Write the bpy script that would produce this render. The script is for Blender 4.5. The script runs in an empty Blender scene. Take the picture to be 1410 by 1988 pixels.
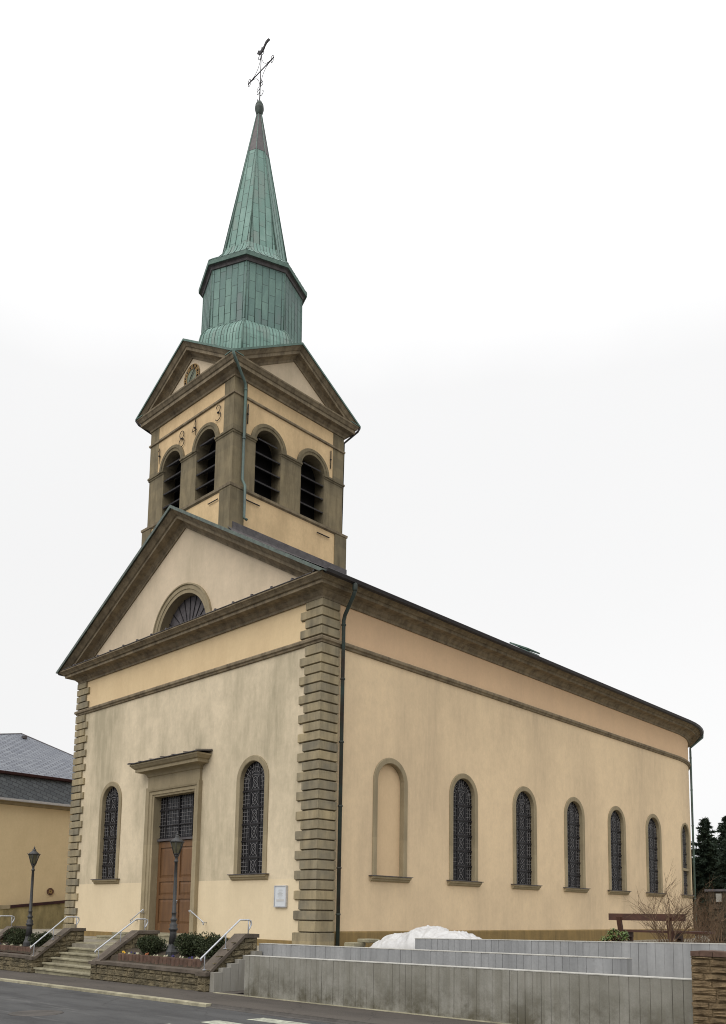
import bpy, bmesh, math, random
from mathutils import Vector, Matrix
R = math.radians
random.seed(7)
S = bpy.context.scene
COL = S.collection
# ------------------------------------------------------------------ camera
cam = bpy.data.cameras.new('camera'); camo = bpy.data.objects.new('camera', cam); COL.objects.link(camo); S.camera = camo
F, PX, PY = 1639.47, 729.77, 1572.71
cam.sensor_fit = 'HORIZONTAL'; cam.sensor_width = 36.0
cam.lens = F/1410*36
cam.shift_x = -(PX-705)/1410; cam.shift_y = (PY-994)/1410
cam.clip_start = 0.1; cam.clip_end = 3000
yaw, pit, rol = R(43.339), R(7.023), R(0.813)
fw = Vector((-math.sin(yaw)*math.cos(pit), math.cos(yaw)*math.cos(pit), math.sin(pit)))
r0 = Vector((math.cos(yaw), math.sin(yaw), 0)); u0 = r0.cross(fw)
rr = math.cos(rol)*r0 + math.sin(rol)*u0; uu = -math.sin(rol)*r0 + math.cos(rol)*u0
M = Matrix((rr, uu, -fw)).transposed().to_4x4(); M.translation = Vector((18.549, -17.129, 0.958))
camo.matrix_world = M
# ------------------------------------------------------------------ world: bright overcast sky
SUN_EL, SUN_AZ = 42, 166          # azimuth clockwise from +Y (light comes from the street side, towards the near corner)
w = bpy.data.worlds.new('World'); S.world = w; w.use_nodes = True
nt = w.node_tree; nt.nodes.clear()
out = nt.nodes.new('ShaderNodeOutputWorld'); mixs = nt.nodes.new('ShaderNodeAddShader')
bg1 = nt.nodes.new('ShaderNodeBackground'); bg2 = nt.nodes.new('ShaderNodeBackground')
sky = nt.nodes.new('ShaderNodeTexSky'); sky.sky_type = 'NISHITA'; sky.sun_disc = False
sky.sun_elevation = R(SUN_EL); sky.sun_rotation = R(SUN_AZ)
hs = nt.nodes.new('ShaderNodeHueSaturation'); hs.inputs['Saturation'].default_value = 0.0
nt.links.new(sky.outputs[0], hs.inputs['Color']); nt.links.new(hs.outputs[0], bg1.inputs[0]); bg1.inputs[1].default_value = 0.05
tc = nt.nodes.new('ShaderNodeTexCoord'); sp = nt.nodes.new('ShaderNodeSeparateXYZ'); cr = nt.nodes.new('ShaderNodeValToRGB')
nt.links.new(tc.outputs['Generated'], sp.inputs[0])
nz = nt.nodes.new('ShaderNodeTexNoise'); nz.inputs['Scale'].default_value = 2.4; nz.inputs['Detail'].default_value = 6
nt.links.new(tc.outputs['Generated'], nz.inputs['Vector'])
ma = nt.nodes.new('ShaderNodeMath'); ma.operation = 'MULTIPLY_ADD'; ma.inputs[1].default_value = 0.10; nt.links.new(nz.outputs[0], ma.inputs[0]); nt.links.new(sp.outputs['Z'], ma.inputs[2])
nt.links.new(ma.outputs[0], cr.inputs[0])
e = cr.color_ramp.elements
e[0].position = 0.0; e[0].color = (0.17, 0.17, 0.17, 1); e[1].position = 1.0; e[1].color = (0.98, 0.98, 0.99, 1)
a = e.new(0.12); a.color = (0.29, 0.29, 0.29, 1); a = e.new(0.32); a.color = (0.345, 0.345, 0.346, 1); a = e.new(0.60); a.color = (0.395, 0.395, 0.397, 1)
nt.links.new(cr.outputs[0], bg2.inputs[0]); a = e.new(0.85); a.color = (0.66, 0.66, 0.665, 1); bg2.inputs[1].default_value = 2.0
nt.links.new(bg1.outputs[0], mixs.inputs[0]); nt.links.new(bg2.outputs[0], mixs.inputs[1]); nt.links.new(mixs.outputs[0], out.inputs[0])
sl = bpy.data.lights.new('sun', 'SUN'); sl.energy = 1.2; sl.angle = R(40); sl.color = (1, 0.96, 0.90)
slo = bpy.data.objects.new('sun', sl); COL.objects.link(slo)
sd = Vector((math.sin(R(SUN_AZ))*math.cos(R(SUN_EL)), math.cos(R(SUN_AZ))*math.cos(R(SUN_EL)), math.sin(R(SUN_EL))))
slo.rotation_euler = sd.to_track_quat('Z', 'Y').to_euler()
S.view_settings.view_transform = 'Standard'; S.view_settings.look = 'None'; S.view_settings.exposure = 0.0; S.view_settings.gamma = 1
S.cycles.max_bounces = 5; S.cycles.pixel_filter_type = 'BLACKMAN_HARRIS'; S.cycles.filter_width = 1.05

# ------------------------------------------------------------------ materials
def srgb(r, g, b):
    f = lambda c: (c/255/12.92) if c/255 <= 0.04045 else ((c/255+0.055)/1.055)**2.4
    return (f(r), f(g), f(b), 1)
def ramp(nt, fac, stops):
    n = nt.nodes.new('ShaderNodeValToRGB'); el = n.color_ramp.elements
    el[0].position, el[0].color = stops[0][0], stops[0][1]; el[1].position, el[1].color = stops[-1][0], stops[-1][1]
    for p, c in stops[1:-1]:
        q = el.new(p); q.color = c
    nt.links.new(fac, n.inputs[0]); return n.outputs[0]
def mixc(nt, fac, a, b, mode='MIX'):
    n = nt.nodes.new('ShaderNodeMix'); n.data_type = 'RGBA'; n.blend_type = mode
    for s, v in ((n.inputs[0], fac), (n.inputs[6], a), (n.inputs[7], b)):
        if hasattr(v, 'links') or isinstance(v, bpy.types.NodeSocket): nt.links.new(v, s)
        else: s.default_value = v
    return n.outputs[2]
def coords(nt, scale=(1, 1, 1), kind='Object', rot=(0, 0, 0)):
    t = nt.nodes.new('ShaderNodeTexCoord'); m = nt.nodes.new('ShaderNodeMapping')
    m.inputs['Scale'].default_value = scale; m.inputs['Rotation'].default_value = rot
    if kind == 'World':
        g = nt.nodes.new('ShaderNodeNewGeometry'); nt.links.new(g.outputs['Position'], m.inputs[0])
    else: nt.links.new(t.outputs[kind], m.inputs[0])
    return m.outputs[0]
def noise(nt, vec, scale, detail=5, rough=0.6, lo=0.35, hi=0.65):
    n = nt.nodes.new('ShaderNodeTexNoise'); n.inputs['Scale'].default_value = scale; n.inputs['Detail'].default_value = detail; n.inputs['Roughness'].default_value = rough
    nt.links.new(vec, n.inputs['Vector'])
    m = nt.nodes.new('ShaderNodeMapRange'); m.inputs[1].default_value = lo; m.inputs[2].default_value = hi; nt.links.new(n.outputs[0], m.inputs[0])
    return m.outputs[0]
def math_(nt, op, a, b=None, c=None):
    n = nt.nodes.new('ShaderNodeMath'); n.operation = op
    for i, v in enumerate((a, b, c)):
        if v is None: continue
        if isinstance(v, bpy.types.NodeSocket): nt.links.new(v, n.inputs[i])
        else: n.inputs[i].default_value = v
    return n.outputs[0]
def base(name, rough=0.9, metal=0.0, spec=0.3):
    m = bpy.data.materials.new(name); m.use_nodes = True; nt = m.node_tree
    b = nt.nodes['Principled BSDF']; b.inputs['Roughness'].default_value = rough; b.inputs['Metallic'].default_value = metal
    b.inputs['Specular IOR Level'].default_value = spec
    return m, nt, b
def bump(nt, b, h, strength=0.3, dist=0.02):
    n = nt.nodes.new('ShaderNodeBump'); n.inputs['Strength'].default_value = strength; n.inputs['Distance'].default_value = dist
    nt.links.new(h, n.inputs['Height']); nt.links.new(n.outputs[0], b.inputs['Normal'])
def mat_simple(name, c, c2=None, scale=8, rough=0.85, metal=0, spec=0.3, bs=0.2, bd=0.01, streak=False, kind='World'):
    m, nt, b = base(name, rough, metal, spec)
    v = coords(nt, (1, 1, 0.15 if streak else 1), kind)
    f = noise(nt, v, scale, 6, 0.65)
    c2 = c2 or tuple(x*0.75 for x in c[:3])+(1,)
    f2 = noise(nt, coords(nt, kind=kind), scale*9, 3, 0.6)
    col = mixc(nt, f, c, c2)
    col = mixc(nt, math_(nt, 'MULTIPLY', f2, 0.22), col, tuple(x*0.6 for x in c[:3])+(1,))
    nt.links.new(col, b.inputs['Base Color'])
    if bs: bump(nt, b, f2, bs, bd)
    return m
def mat_plaster(name, clean, dirt, amount=0.6, scale=0.5, lowz=None, spots=0.0):
    """rendered wall: fine grain, broad grey weathering blotches drawn out downwards"""
    m, nt, b = base(name, 0.95, 0, 0.15)
    w1 = noise(nt, coords(nt, (1, 1, 0.45), 'World'), scale, 5, 0.62, 0.40, 0.68)
    w2 = noise(nt, coords(nt, (1, 1, 0.12), 'World'), 3.5, 8, 0.75, 0.38, 0.72)
    w3 = noise(nt, coords(nt, kind='World'), 1.7, 6, 0.7, 0.42, 0.66)
    f = math_(nt, 'MULTIPLY', math_(nt, 'ADD', math_(nt, 'MULTIPLY', w1, 0.55), math_(nt, 'MULTIPLY', math_(nt, 'MULTIPLY', w2, w1), 0.7)), amount)
    col = mixc(nt, f, clean, dirt)
    col = mixc(nt, math_(nt, 'MULTIPLY', w3, 0.16*amount+0.05), col, tuple(x*0.78 for x in dirt[:3])+(1,))
    g2 = noise(nt, coords(nt, (1, 1, 0.6), 'World'), 11, 6, 0.8, 0.38, 0.66)
    col = mixc(nt, math_(nt, 'MULTIPLY', g2, 0.20), col, tuple(x*0.74 for x in dirt[:3])+(1,))
    pt = nt.nodes.new('ShaderNodeTexVoronoi'); pt.inputs['Scale'].default_value = 0.35; pt.inputs['Randomness'].default_value = 1; nt.links.new(coords(nt, (1, 1, 0.8), 'World'), pt.inputs['Vector'])
    col = mixc(nt, math_(nt, 'MULTIPLY', pt.outputs['Color'], 0.10*amount), col, clean)
    g = noise(nt, coords(nt, kind='World'), 45, 4, 0.8, 0.3, 0.7)
    col = mixc(nt, math_(nt, 'MULTIPLY', g, 0.20), col, tuple(x*0.72 for x in clean[:3])+(1,))
    nt.links.new(col, b.inputs['Base Color'])
    bump(nt, b, g, 0.25, 0.01)
    return m
def mat_stone(name, c, c2, c3, course=0.3025, amount=1.0, z0=0.0, streakdark=0.45):
    """sandstone: each course a little different, black weathering in runs, lichen tint"""
    m, nt, b = base(name, 0.92, 0, 0.2)
    g = nt.nodes.new('ShaderNodeNewGeometry'); s = nt.nodes.new('ShaderNodeSeparateXYZ'); nt.links.new(g.outputs['Position'], s.inputs[0])
    fl = math_(nt, 'FLOOR', math_(nt, 'DIVIDE', math_(nt, 'SUBTRACT', s.outputs[2], z0), course))
    wn = nt.nodes.new('ShaderNodeTexWhiteNoise'); wn.noise_dimensions = '1D'; nt.links.new(fl, wn.inputs['W'])
    n1 = noise(nt, coords(nt, kind='World'), 1.3, 5, 0.6, 0.36, 0.66)
    f = math_(nt, 'ADD', math_(nt, 'MULTIPLY', wn.outputs[0], 0.6), math_(nt, 'MULTIPLY', n1, 0.5))
    col = mixc(nt, f, c, c2)
    n2 = noise(nt, coords(nt, (1, 1, 0.18), 'World'), 3.5, 6, 0.7, 0.42, 0.7)
    col = mixc(nt, math_(nt, 'MULTIPLY', n2, streakdark*amount), col, c3)
    n3 = noise(nt, coords(nt, kind='World'), 35, 4, 0.7, 0.3, 0.7)
    col = mixc(nt, math_(nt, 'MULTIPLY', n3, 0.22), col, tuple(x*0.5 for x in c[:3])+(1,))
    nt.links.new(col, b.inputs['Base Color']); bump(nt, b, n3, 0.35, 0.015)
    return m
def mat_copper(name, ca, cb, cc, bw=0.75, bh=0.27, dark=0.6, uv=True):
    """patinated sheet copper with standing seams and staggered cross joints"""
    m, nt, b = base(name, 0.62, 0.15, 0.4)
    t = nt.nodes.new('ShaderNodeTexCoord'); mp = nt.nodes.new('ShaderNodeMapping'); mp.inputs['Rotation'].default_value = (0, 0, R(90))
    nt.links.new(t.outputs['UV'], mp.inputs[0])
    br = nt.nodes.new('ShaderNodeTexBrick'); nt.links.new(mp.outputs[0], br.inputs['Vector'])
    br.inputs['Scale'].default_value = 1; br.inputs['Brick Width'].default_value = bw; br.inputs['Row Height'].default_value = bh
    br.inputs['Mortar Size'].default_value = 0.014; br.inputs['Mortar Smooth'].default_value = 0.2; br.offset = 0.5; br.inputs['Bias'].default_value = 0
    br.inputs['Color1'].default_value = (0.0, 0.0, 0.0, 1); br.inputs['Color2'].default_value = (1, 1, 1, 1); br.inputs['Mortar'].default_value = (0.5, 0.5, 0.5, 1)
    n1 = noise(nt, coords(nt, (1, 1, 0.35), 'World'), 1.6, 6, 0.65, 0.38, 0.66)
    v = math_(nt, 'ADD', math_(nt, 'MULTIPLY', br.outputs['Color'], 0.45), math_(nt, 'MULTIPLY', n1, 0.6))
    col = ramp(nt, v, [(0.05, ca), (0.5, cb), (1.0, cc)])
    n3 = noise(nt, coords(nt, kind='World'), 22, 5, 0.7, 0.35, 0.7)
    col = mixc(nt, math_(nt, 'MULTIPLY', n3, 0.2), col, tuple(x*0.55 for x in ca[:3])+(1,))
    col = mixc(nt, math_(nt, 'MULTIPLY', br.outputs['Fac'], dark), col, (0.035, 0.05, 0.045, 1))
    nt.links.new(col, b.inputs['Base Color']); bump(nt, b, br.outputs['Fac'], 0.5, 0.02)
    return m
def mat_brick(name, c1, c2, cm, bw, bh, ms=0.01, rough=0.9, uv=True, bs=0.6, bias=0, rot=0, off=0.5, nscale=6, fleck=0.35):
    m, nt, b = base(name, rough, 0, 0.25)
    t = nt.nodes.new('ShaderNodeTexCoord'); mp = nt.nodes.new('ShaderNodeMapping'); mp.inputs['Rotation'].default_value = (0, 0, R(rot)); nt.links.new(t.outputs['UV'], mp.inputs[0])
    wv = nt.nodes.new('ShaderNodeTexNoise'); wv.inputs['Scale'].default_value = 5; nt.links.new(mp.outputs[0], wv.inputs['Vector'])
    mx = nt.nodes.new('ShaderNodeVectorMath'); mx.operation = 'MULTIPLY_ADD'; nt.links.new(wv.outputs['Color'], mx.inputs[0]); mx.inputs[1].default_value = (ms, ms, 0); nt.links.new(mp.outputs[0], mx.inputs[2])
    br = nt.nodes.new('ShaderNodeTexBrick'); nt.links.new(mx.outputs[0], br.inputs['Vector']); br.offset = off
    for k, v in (('Scale', 1), ('Brick Width', bw), ('Row Height', bh), ('Mortar Size', ms), ('Mortar Smooth', 0.3), ('Bias', bias)): br.inputs[k].default_value = v
    br.inputs['Color1'].default_value = c1; br.inputs['Color2'].default_value = c2; br.inputs['Mortar'].default_value = cm
    n1 = noise(nt, coords(nt, kind='World'), nscale, 6, 0.7, 0.35, 0.68)
    col = mixc(nt, math_(nt, 'MULTIPLY', n1, fleck), br.outputs['Color'], tuple(x*0.45 for x in c1[:3])+(1,))
    nt.links.new(col, b.inputs['Base Color'])
    h = math_(nt, 'ADD', math_(nt, 'MULTIPLY', br.outputs['Fac'], -1.0), math_(nt, 'MULTIPLY', n1, 0.3)); bump(nt, b, h, bs, 0.02)
    return m

MT = {}
MT['pl_front'] = mat_plaster('weathered_plaster', srgb(218, 202, 174), srgb(160, 150, 126), 1.3, 0.42)
MT['pl_low'] = mat_plaster('repaired_plaster', srgb(220, 203, 172), srgb(204, 187, 156), 0.6, 0.7)
MT['pl_frieze'] = mat_plaster('frieze_plaster', srgb(220, 196, 156), srgb(204, 178, 140), 0.8, 0.6)
MT['pl_tymp'] = mat_plaster('gable_plaster', srgb(214, 196, 170), srgb(180, 166, 142), 0.9, 0.5)
MT['pl_side'] = mat_plaster('side_plaster', srgb(228, 204, 168), srgb(190, 170, 142), 0.9, 0.3)
MT['pl_sfrieze'] = mat_plaster('side_frieze_plaster', srgb(220, 188, 152), srgb(206, 176, 144), 0.7, 0.6)
MT['pl_tower'] = mat_plaster('tower_plaster', srgb(218, 190, 148), srgb(160, 138, 106), 0.65, 0.9)
MT['pl_blind'] = mat_plaster('niche_plaster', srgb(214, 188, 152), srgb(204, 178, 142), 0.5, 0.8)
MT['pl_house'] = mat_plaster('house_plaster', srgb(204, 184, 146), srgb(184, 164, 128), 0.5, 0.6)
MT['stone'] = mat_stone('sandstone', srgb(164, 148, 112), srgb(140, 128, 100), srgb(78, 70, 54))
MT['stone_l'] = mat_stone('light_sandstone', srgb(164, 150, 122), srgb(142, 130, 106), srgb(104, 94, 70), course=1.7, streakdark=0.4)
MT['stone_q'] = mat_stone('quoin_sandstone', srgb(176, 160, 126), srgb(118, 114, 102), srgb(78, 71, 58), streakdark=0.6, z0=0.125)
MT['stone_t'] = mat_stone('dark_tower_sandstone', srgb(140, 127, 100), srgb(108, 100, 82), srgb(56, 50, 40), course=0.42, streakdark=0.55)
MT['cornice'] = mat_stone('cornice_sandstone', srgb(156, 141, 116), srgb(120, 109, 91), srgb(66, 57, 46), course=60, streakdark=0.75)
MT['plinth'] = mat_stone('plinth_stone', srgb(150, 126, 82), srgb(130, 110, 74), srgb(84, 76, 56), course=5, streakdark=0.5)
MT['copper'] = mat_copper('green_copper', srgb(126, 154, 144), srgb(102, 134, 124), srgb(116, 130, 122))
MT['copper_d'] = mat_copper('dull_green_copper', srgb(110, 138, 128), srgb(92, 118, 112), srgb(104, 116, 114))
MT['copper_d2'] = mat_simple('dark_seam_copper', srgb(84, 104, 96), srgb(58, 74, 70), 5, 0.6, 0.1)
MT['copper_s'] = mat_simple('copper_edge', srgb(98, 122, 112), srgb(74, 96, 88), 5, 0.6, 0.1)
MT['edge_metal'] = mat_simple('weathered_edge_metal', srgb(104, 116, 108), srgb(78, 84, 80), 4, 0.6, 0.1)
MT['copper_ball'] = mat_simple('dark_ball_copper', srgb(72, 86, 78), srgb(58, 60, 58), 3, 0.55, 0.2)
MT['copper_b'] = mat_simple('brown_copper', srgb(98, 92, 90), srgb(78, 76, 78), 4, 0.55, 0.2)
MT['lead'] = mat_simple('lead_sheet', srgb(96, 92, 92), srgb(70, 66, 68), 4, 0.6, 0.1)
MT['black'] = mat_simple('black_gutter', srgb(46, 42, 42), srgb(34, 32, 34), 5, 0.5, 0.1)
MT['pipe'] = mat_simple('old_copper_pipe', srgb(58, 50, 44), srgb(58, 74, 70), 1.2, 0.55, 0.2)
MT['pipe_g'] = mat_simple('green_pipe', srgb(98, 120, 112), srgb(84, 92, 90), 1.6, 0.55, 0.2)
MT['slate_roof'] = mat_simple('dark_slate', srgb(70, 70, 76), srgb(52, 52, 58), 3)
MT['glass'] = mat_simple('dark_leaded_glass', srgb(28, 27, 27), srgb(16, 16, 16), 6, 0.35, 0, 0.5, 0.3, 0.02)
MT['fanglass'] = mat_simple('dusty_boards', srgb(92, 88, 90), srgb(70, 66, 68), 5, 0.7)
MT['leadline'] = mat_simple('lead_came', srgb(128, 126, 126), srgb(80, 78, 78), 9, 0.6)
MT['iron'] = mat_simple('saddle_bar', srgb(36, 33, 36), srgb(26, 24, 26), 9, 0.6)
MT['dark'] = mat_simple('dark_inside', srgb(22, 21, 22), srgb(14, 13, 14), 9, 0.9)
MT['louvre'] = mat_simple('louvre_board', srgb(92, 90, 92), srgb(66, 64, 66), 7, 0.8)
MT['wood'] = mat_simple('varnished_door_wood', srgb(114, 82, 52), srgb(90, 64, 42), 5, 0.5, 0, 0.4, streak=True)
MT['conc'] = mat_simple('weathered_concrete', srgb(158, 156, 150), srgb(126, 122, 112), 1.5, 0.9, streak=True)
MT['conc_lit_top'] = mat_simple('painted_lit_top_edge', srgb(190, 188, 182), srgb(160, 158, 150), 4, 0.9)  # paler than the concrete: light on the wall tops put into the colour
MT['conc_l'] = mat_simple('pale_concrete', srgb(156, 157, 158), srgb(128, 129, 130), 1.8, 0.9, streak=True)
MT['step'] = mat_simple('step_stone', srgb(152, 146, 122), srgb(112, 106, 88), 2.5, 0.9)
MT['cap'] = mat_simple('coping_stone', srgb(104, 94, 84), srgb(74, 67, 58), 2.5, 0.9)
MT['ashlar'] = mat_simple('rockfaced_stone', srgb(134, 122, 96), srgb(84, 78, 62), 3.2, 0.95, bs=0.8, bd=0.03)
MT['ashlar_d'] = mat_simple('mossy_dark_stone', srgb(84, 74, 58), srgb(54, 48, 38), 3.2, 0.95, bs=0.8, bd=0.03)
MT['brickw'] = mat_simple('tan_split_stone', srgb(154, 132, 100), srgb(100, 84, 62), 6, 0.95, bs=0.8, bd=0.03)
MT['edging'] = mat_simple('red_concrete_edging', srgb(104, 82, 70), srgb(74, 58, 50), 5, 0.95)
MT['soil'] = mat_simple('dark_soil', srgb(74, 64, 52), srgb(52, 46, 38), 6, 0.95)
MT['gravel'] = mat_simple('yard_gravel', srgb(150, 144, 130), srgb(116, 110, 98), 3, 0.95)
MT['steel'] = mat_simple('galvanised_steel', srgb(196, 198, 202), srgb(176, 178, 182), 9, 0.4, 0.3, 0.5, 0)
MT['castiron'] = mat_simple('grey_cast_iron', srgb(64, 64, 64), srgb(50, 50, 50), 9, 0.5, 0.2, 0.5)
MT['lampglass'] = mat_simple('amber_lamp_glass', srgb(96, 92, 70), srgb(74, 72, 58), 7, 0.2, 0, 0.5, 0)
MT['white'] = mat_simple('white_plastic_sheet', srgb(194, 193, 191), srgb(182, 181, 180), 2, 0.35, 0, 0.5, 0.0, 0.0)
MT['paint'] = mat_simple('road_paint', srgb(186, 188, 170), srgb(112, 112, 104), 7, 0.8)
MT['kerb'] = mat_simple('pale_kerb', srgb(168, 162, 138), srgb(124, 118, 100), 3, 0.9)
MT['kerb_d'] = mat_simple('dark_kerb', srgb(88, 84, 80), srgb(66, 63, 60), 3, 0.9)
MT['redwood'] = mat_simple('red_brown_painted_wood', srgb(86, 58, 46), srgb(66, 46, 38), 6, 0.6)
MT['redcope'] = mat_simple('dark_red_coping', srgb(58, 30, 28), srgb(44, 24, 24), 4, 0.7)
MT['clock_face'] = mat_simple('faded_clock_face', srgb(128, 132, 112), srgb(96, 102, 88), 6, 0.7)
MT['gold'] = mat_simple('clock_gold', srgb(172, 142, 94), srgb(130, 104, 66), 9, 0.5, 0.3)
MT['leaf_d'] = mat_simple('dark_box_leaf', srgb(58, 66, 36), srgb(36, 44, 26), 12, 0.7)
MT['leaf_c'] = mat_simple('conifer_needles', srgb(60, 74, 58), srgb(36, 48, 40), 1.5, 0.8)
MT['leaf_r'] = mat_simple('rhododendron_leaf', srgb(98, 118, 58), srgb(68, 88, 42), 9, 0.45)
MT['bark'] = mat_simple('bark', srgb(84, 66, 50), srgb(62, 48, 38), 9, 0.9)
MT['twig'] = mat_simple('bare_twig', srgb(112, 90, 68), srgb(78, 62, 48), 9, 0.9)
MT['dry'] = mat_simple('dry_ground_cover', srgb(96, 82, 66), srgb(64, 56, 44), 9, 0.95)
MT['stainwall'] = mat_plaster('stained_wall', srgb(164, 150, 108), srgb(98, 90, 66), 1.3, 1.0)
def mat_asphalt(name, c, c2, c3, amt):
    m, nt, b = base(name, 0.85, 0, 0.3)
    v = coords(nt, kind='World')
    n1 = noise(nt, coords(nt, (0.35, 1.4, 1), 'World'), 1.0, 6, 0.65, 0.42, 0.66); n2 = noise(nt, v, 55, 4, 0.8, 0.25, 0.75); n3 = noise(nt, coords(nt, (0.12, 1.2, 1), 'World', (0, 0, R(-8))), 1.6, 7, 0.7, 0.55, 0.72)
    col = mixc(nt, n1, c, c2); col = mixc(nt, math_(nt, 'MULTIPLY', n3, amt), col, c3); col = mixc(nt, math_(nt, 'MULTIPLY', n2, 0.45), col, tuple(x*0.55 for x in c[:3])+(1,))
    vo = nt.nodes.new('ShaderNodeTexVoronoi'); vo.feature = 'DISTANCE_TO_EDGE'; vo.inputs['Scale'].default_value = 0.45
    wv = nt.nodes.new('ShaderNodeVectorMath'); wv.operation = 'MULTIPLY_ADD'; nw = nt.nodes.new('ShaderNodeTexNoise'); nw.inputs['Scale'].default_value = 2.5; nt.links.new(v, nw.inputs['Vector'])
    nt.links.new(nw.outputs['Color'], wv.inputs[0]); wv.inputs[1].default_value = (.7, .7, 0); nt.links.new(v, wv.inputs[2]); nt.links.new(wv.outputs[0], vo.inputs['Vector'])
    cr_ = nt.nodes.new('ShaderNodeMapRange'); nt.links.new(vo.outputs['Distance'], cr_.inputs[0]); cr_.inputs[1].default_value = 0.0; cr_.inputs[2].default_value = 0.012; cr_.inputs[3].default_value = 0.5; cr_.inputs[4].default_value = 0
    col = mixc(nt, cr_.outputs[0], col, tuple(x*0.3 for x in c[:3])+(1,))
    nt.links.new(col, b.inputs['Base Color']); bump(nt, b, n2, 0.5, 0.01); return m
MT['road'] = mat_asphalt('asphalt', srgb(82, 82, 82), srgb(60, 60, 61), srgb(134, 133, 130), 0.75)
MT['walk'] = mat_asphalt('sidewalk_asphalt', srgb(86, 80, 74), srgb(72, 67, 62), srgb(100, 95, 88), 0.3)
MT['grass'] = mat_simple('rough_grass', srgb(96, 98, 64), srgb(80, 74, 52), 2, 0.95)
def mat_board():
    m, nt, b = base('notice_paper', 0.5); b.inputs['Base Color'].default_value = srgb(196, 200, 204); return m
MT['paper'] = mat_board()
MT['slate_u'] = mat_brick('lozenge_slate', srgb(122, 126, 132), srgb(104, 108, 116), srgb(52, 50, 60), 0.42, 0.24, 0.018, 0.6, rot=0, fleck=0.15)
MT['slate_l'] = mat_brick('mansard_slate', srgb(84, 88, 90), srgb(70, 74, 77), srgb(44, 44, 48), 0.34, 0.22, 0.014, 0.6, rot=20, fleck=0.15)
def mat_glass():
    m, nt, b = base('uneven_leaded_glass', 0.22, 0, 0.22)
    vo = nt.nodes.new('ShaderNodeTexVoronoi'); vo.inputs['Scale'].default_value = 7; nt.links.new(coords(nt, kind='World'), vo.inputs['Vector'])
    col = mixc(nt, math_(nt, 'MULTIPLY', vo.outputs['Color'], 1.0), srgb(16, 16, 19), srgb(32, 31, 35)); nt.links.new(col, b.inputs['Base Color'])
    bump(nt, b, vo.outputs['Color'], 0.25, 0.02); return m
MT['glass'] = mat_glass()
def mat_conc2():
    """palisade concrete: each element its own grey, black algae growing up from the foot"""
    m, nt, b = base('palisade_concrete', 0.92, 0, 0.2)
    g = nt.nodes.new('ShaderNodeNewGeometry'); s = nt.nodes.new('ShaderNodeSeparateXYZ'); nt.links.new(g.outputs['Position'], s.inputs[0])
    wn = nt.nodes.new('ShaderNodeTexWhiteNoise'); wn.noise_dimensions = '1D'; nt.links.new(math_(nt, 'FLOOR', math_(nt, 'DIVIDE', s.outputs[0], 0.158)), wn.inputs['W'])
    n1 = noise(nt, coords(nt, kind='World'), 1.6, 7, 0.75, 0.40, 0.62)
    n2 = noise(nt, coords(nt, (1, 1, 0.1), 'World'), 9, 5, 0.7, 0.35, 0.7)
    col = mixc(nt, math_(nt, 'MULTIPLY', wn.outputs[0], 0.5), srgb(150, 148, 140), srgb(122, 120, 110))
    low = nt.nodes.new('ShaderNodeMapRange'); nt.links.new(s.outputs[2], low.inputs[0]); low.inputs[1].default_value = -0.1; low.inputs[2].default_value = -0.75; low.inputs[3].default_value = 0.3; low.inputs[4].default_value = 1.0
    col = mixc(nt, math_(nt, 'MULTIPLY', math_(nt, 'MULTIPLY', n1, low.outputs[0]), 0.9), col, srgb(78, 74, 60))
    col = mixc(nt, math_(nt, 'MULTIPLY', n2, 0.25), col, srgb(104, 98, 80))
    n3 = noise(nt, coords(nt, kind='World'), 45, 4, 0.7, 0.3, 0.7); col = mixc(nt, math_(nt, 'MULTIPLY', n3, 0.2), col, srgb(80, 78, 72))
    nt.links.new(col, b.inputs['Base Color']); bump(nt, b, n3, 0.4, 0.01); return m
MT['palis'] = mat_conc2()

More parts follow.
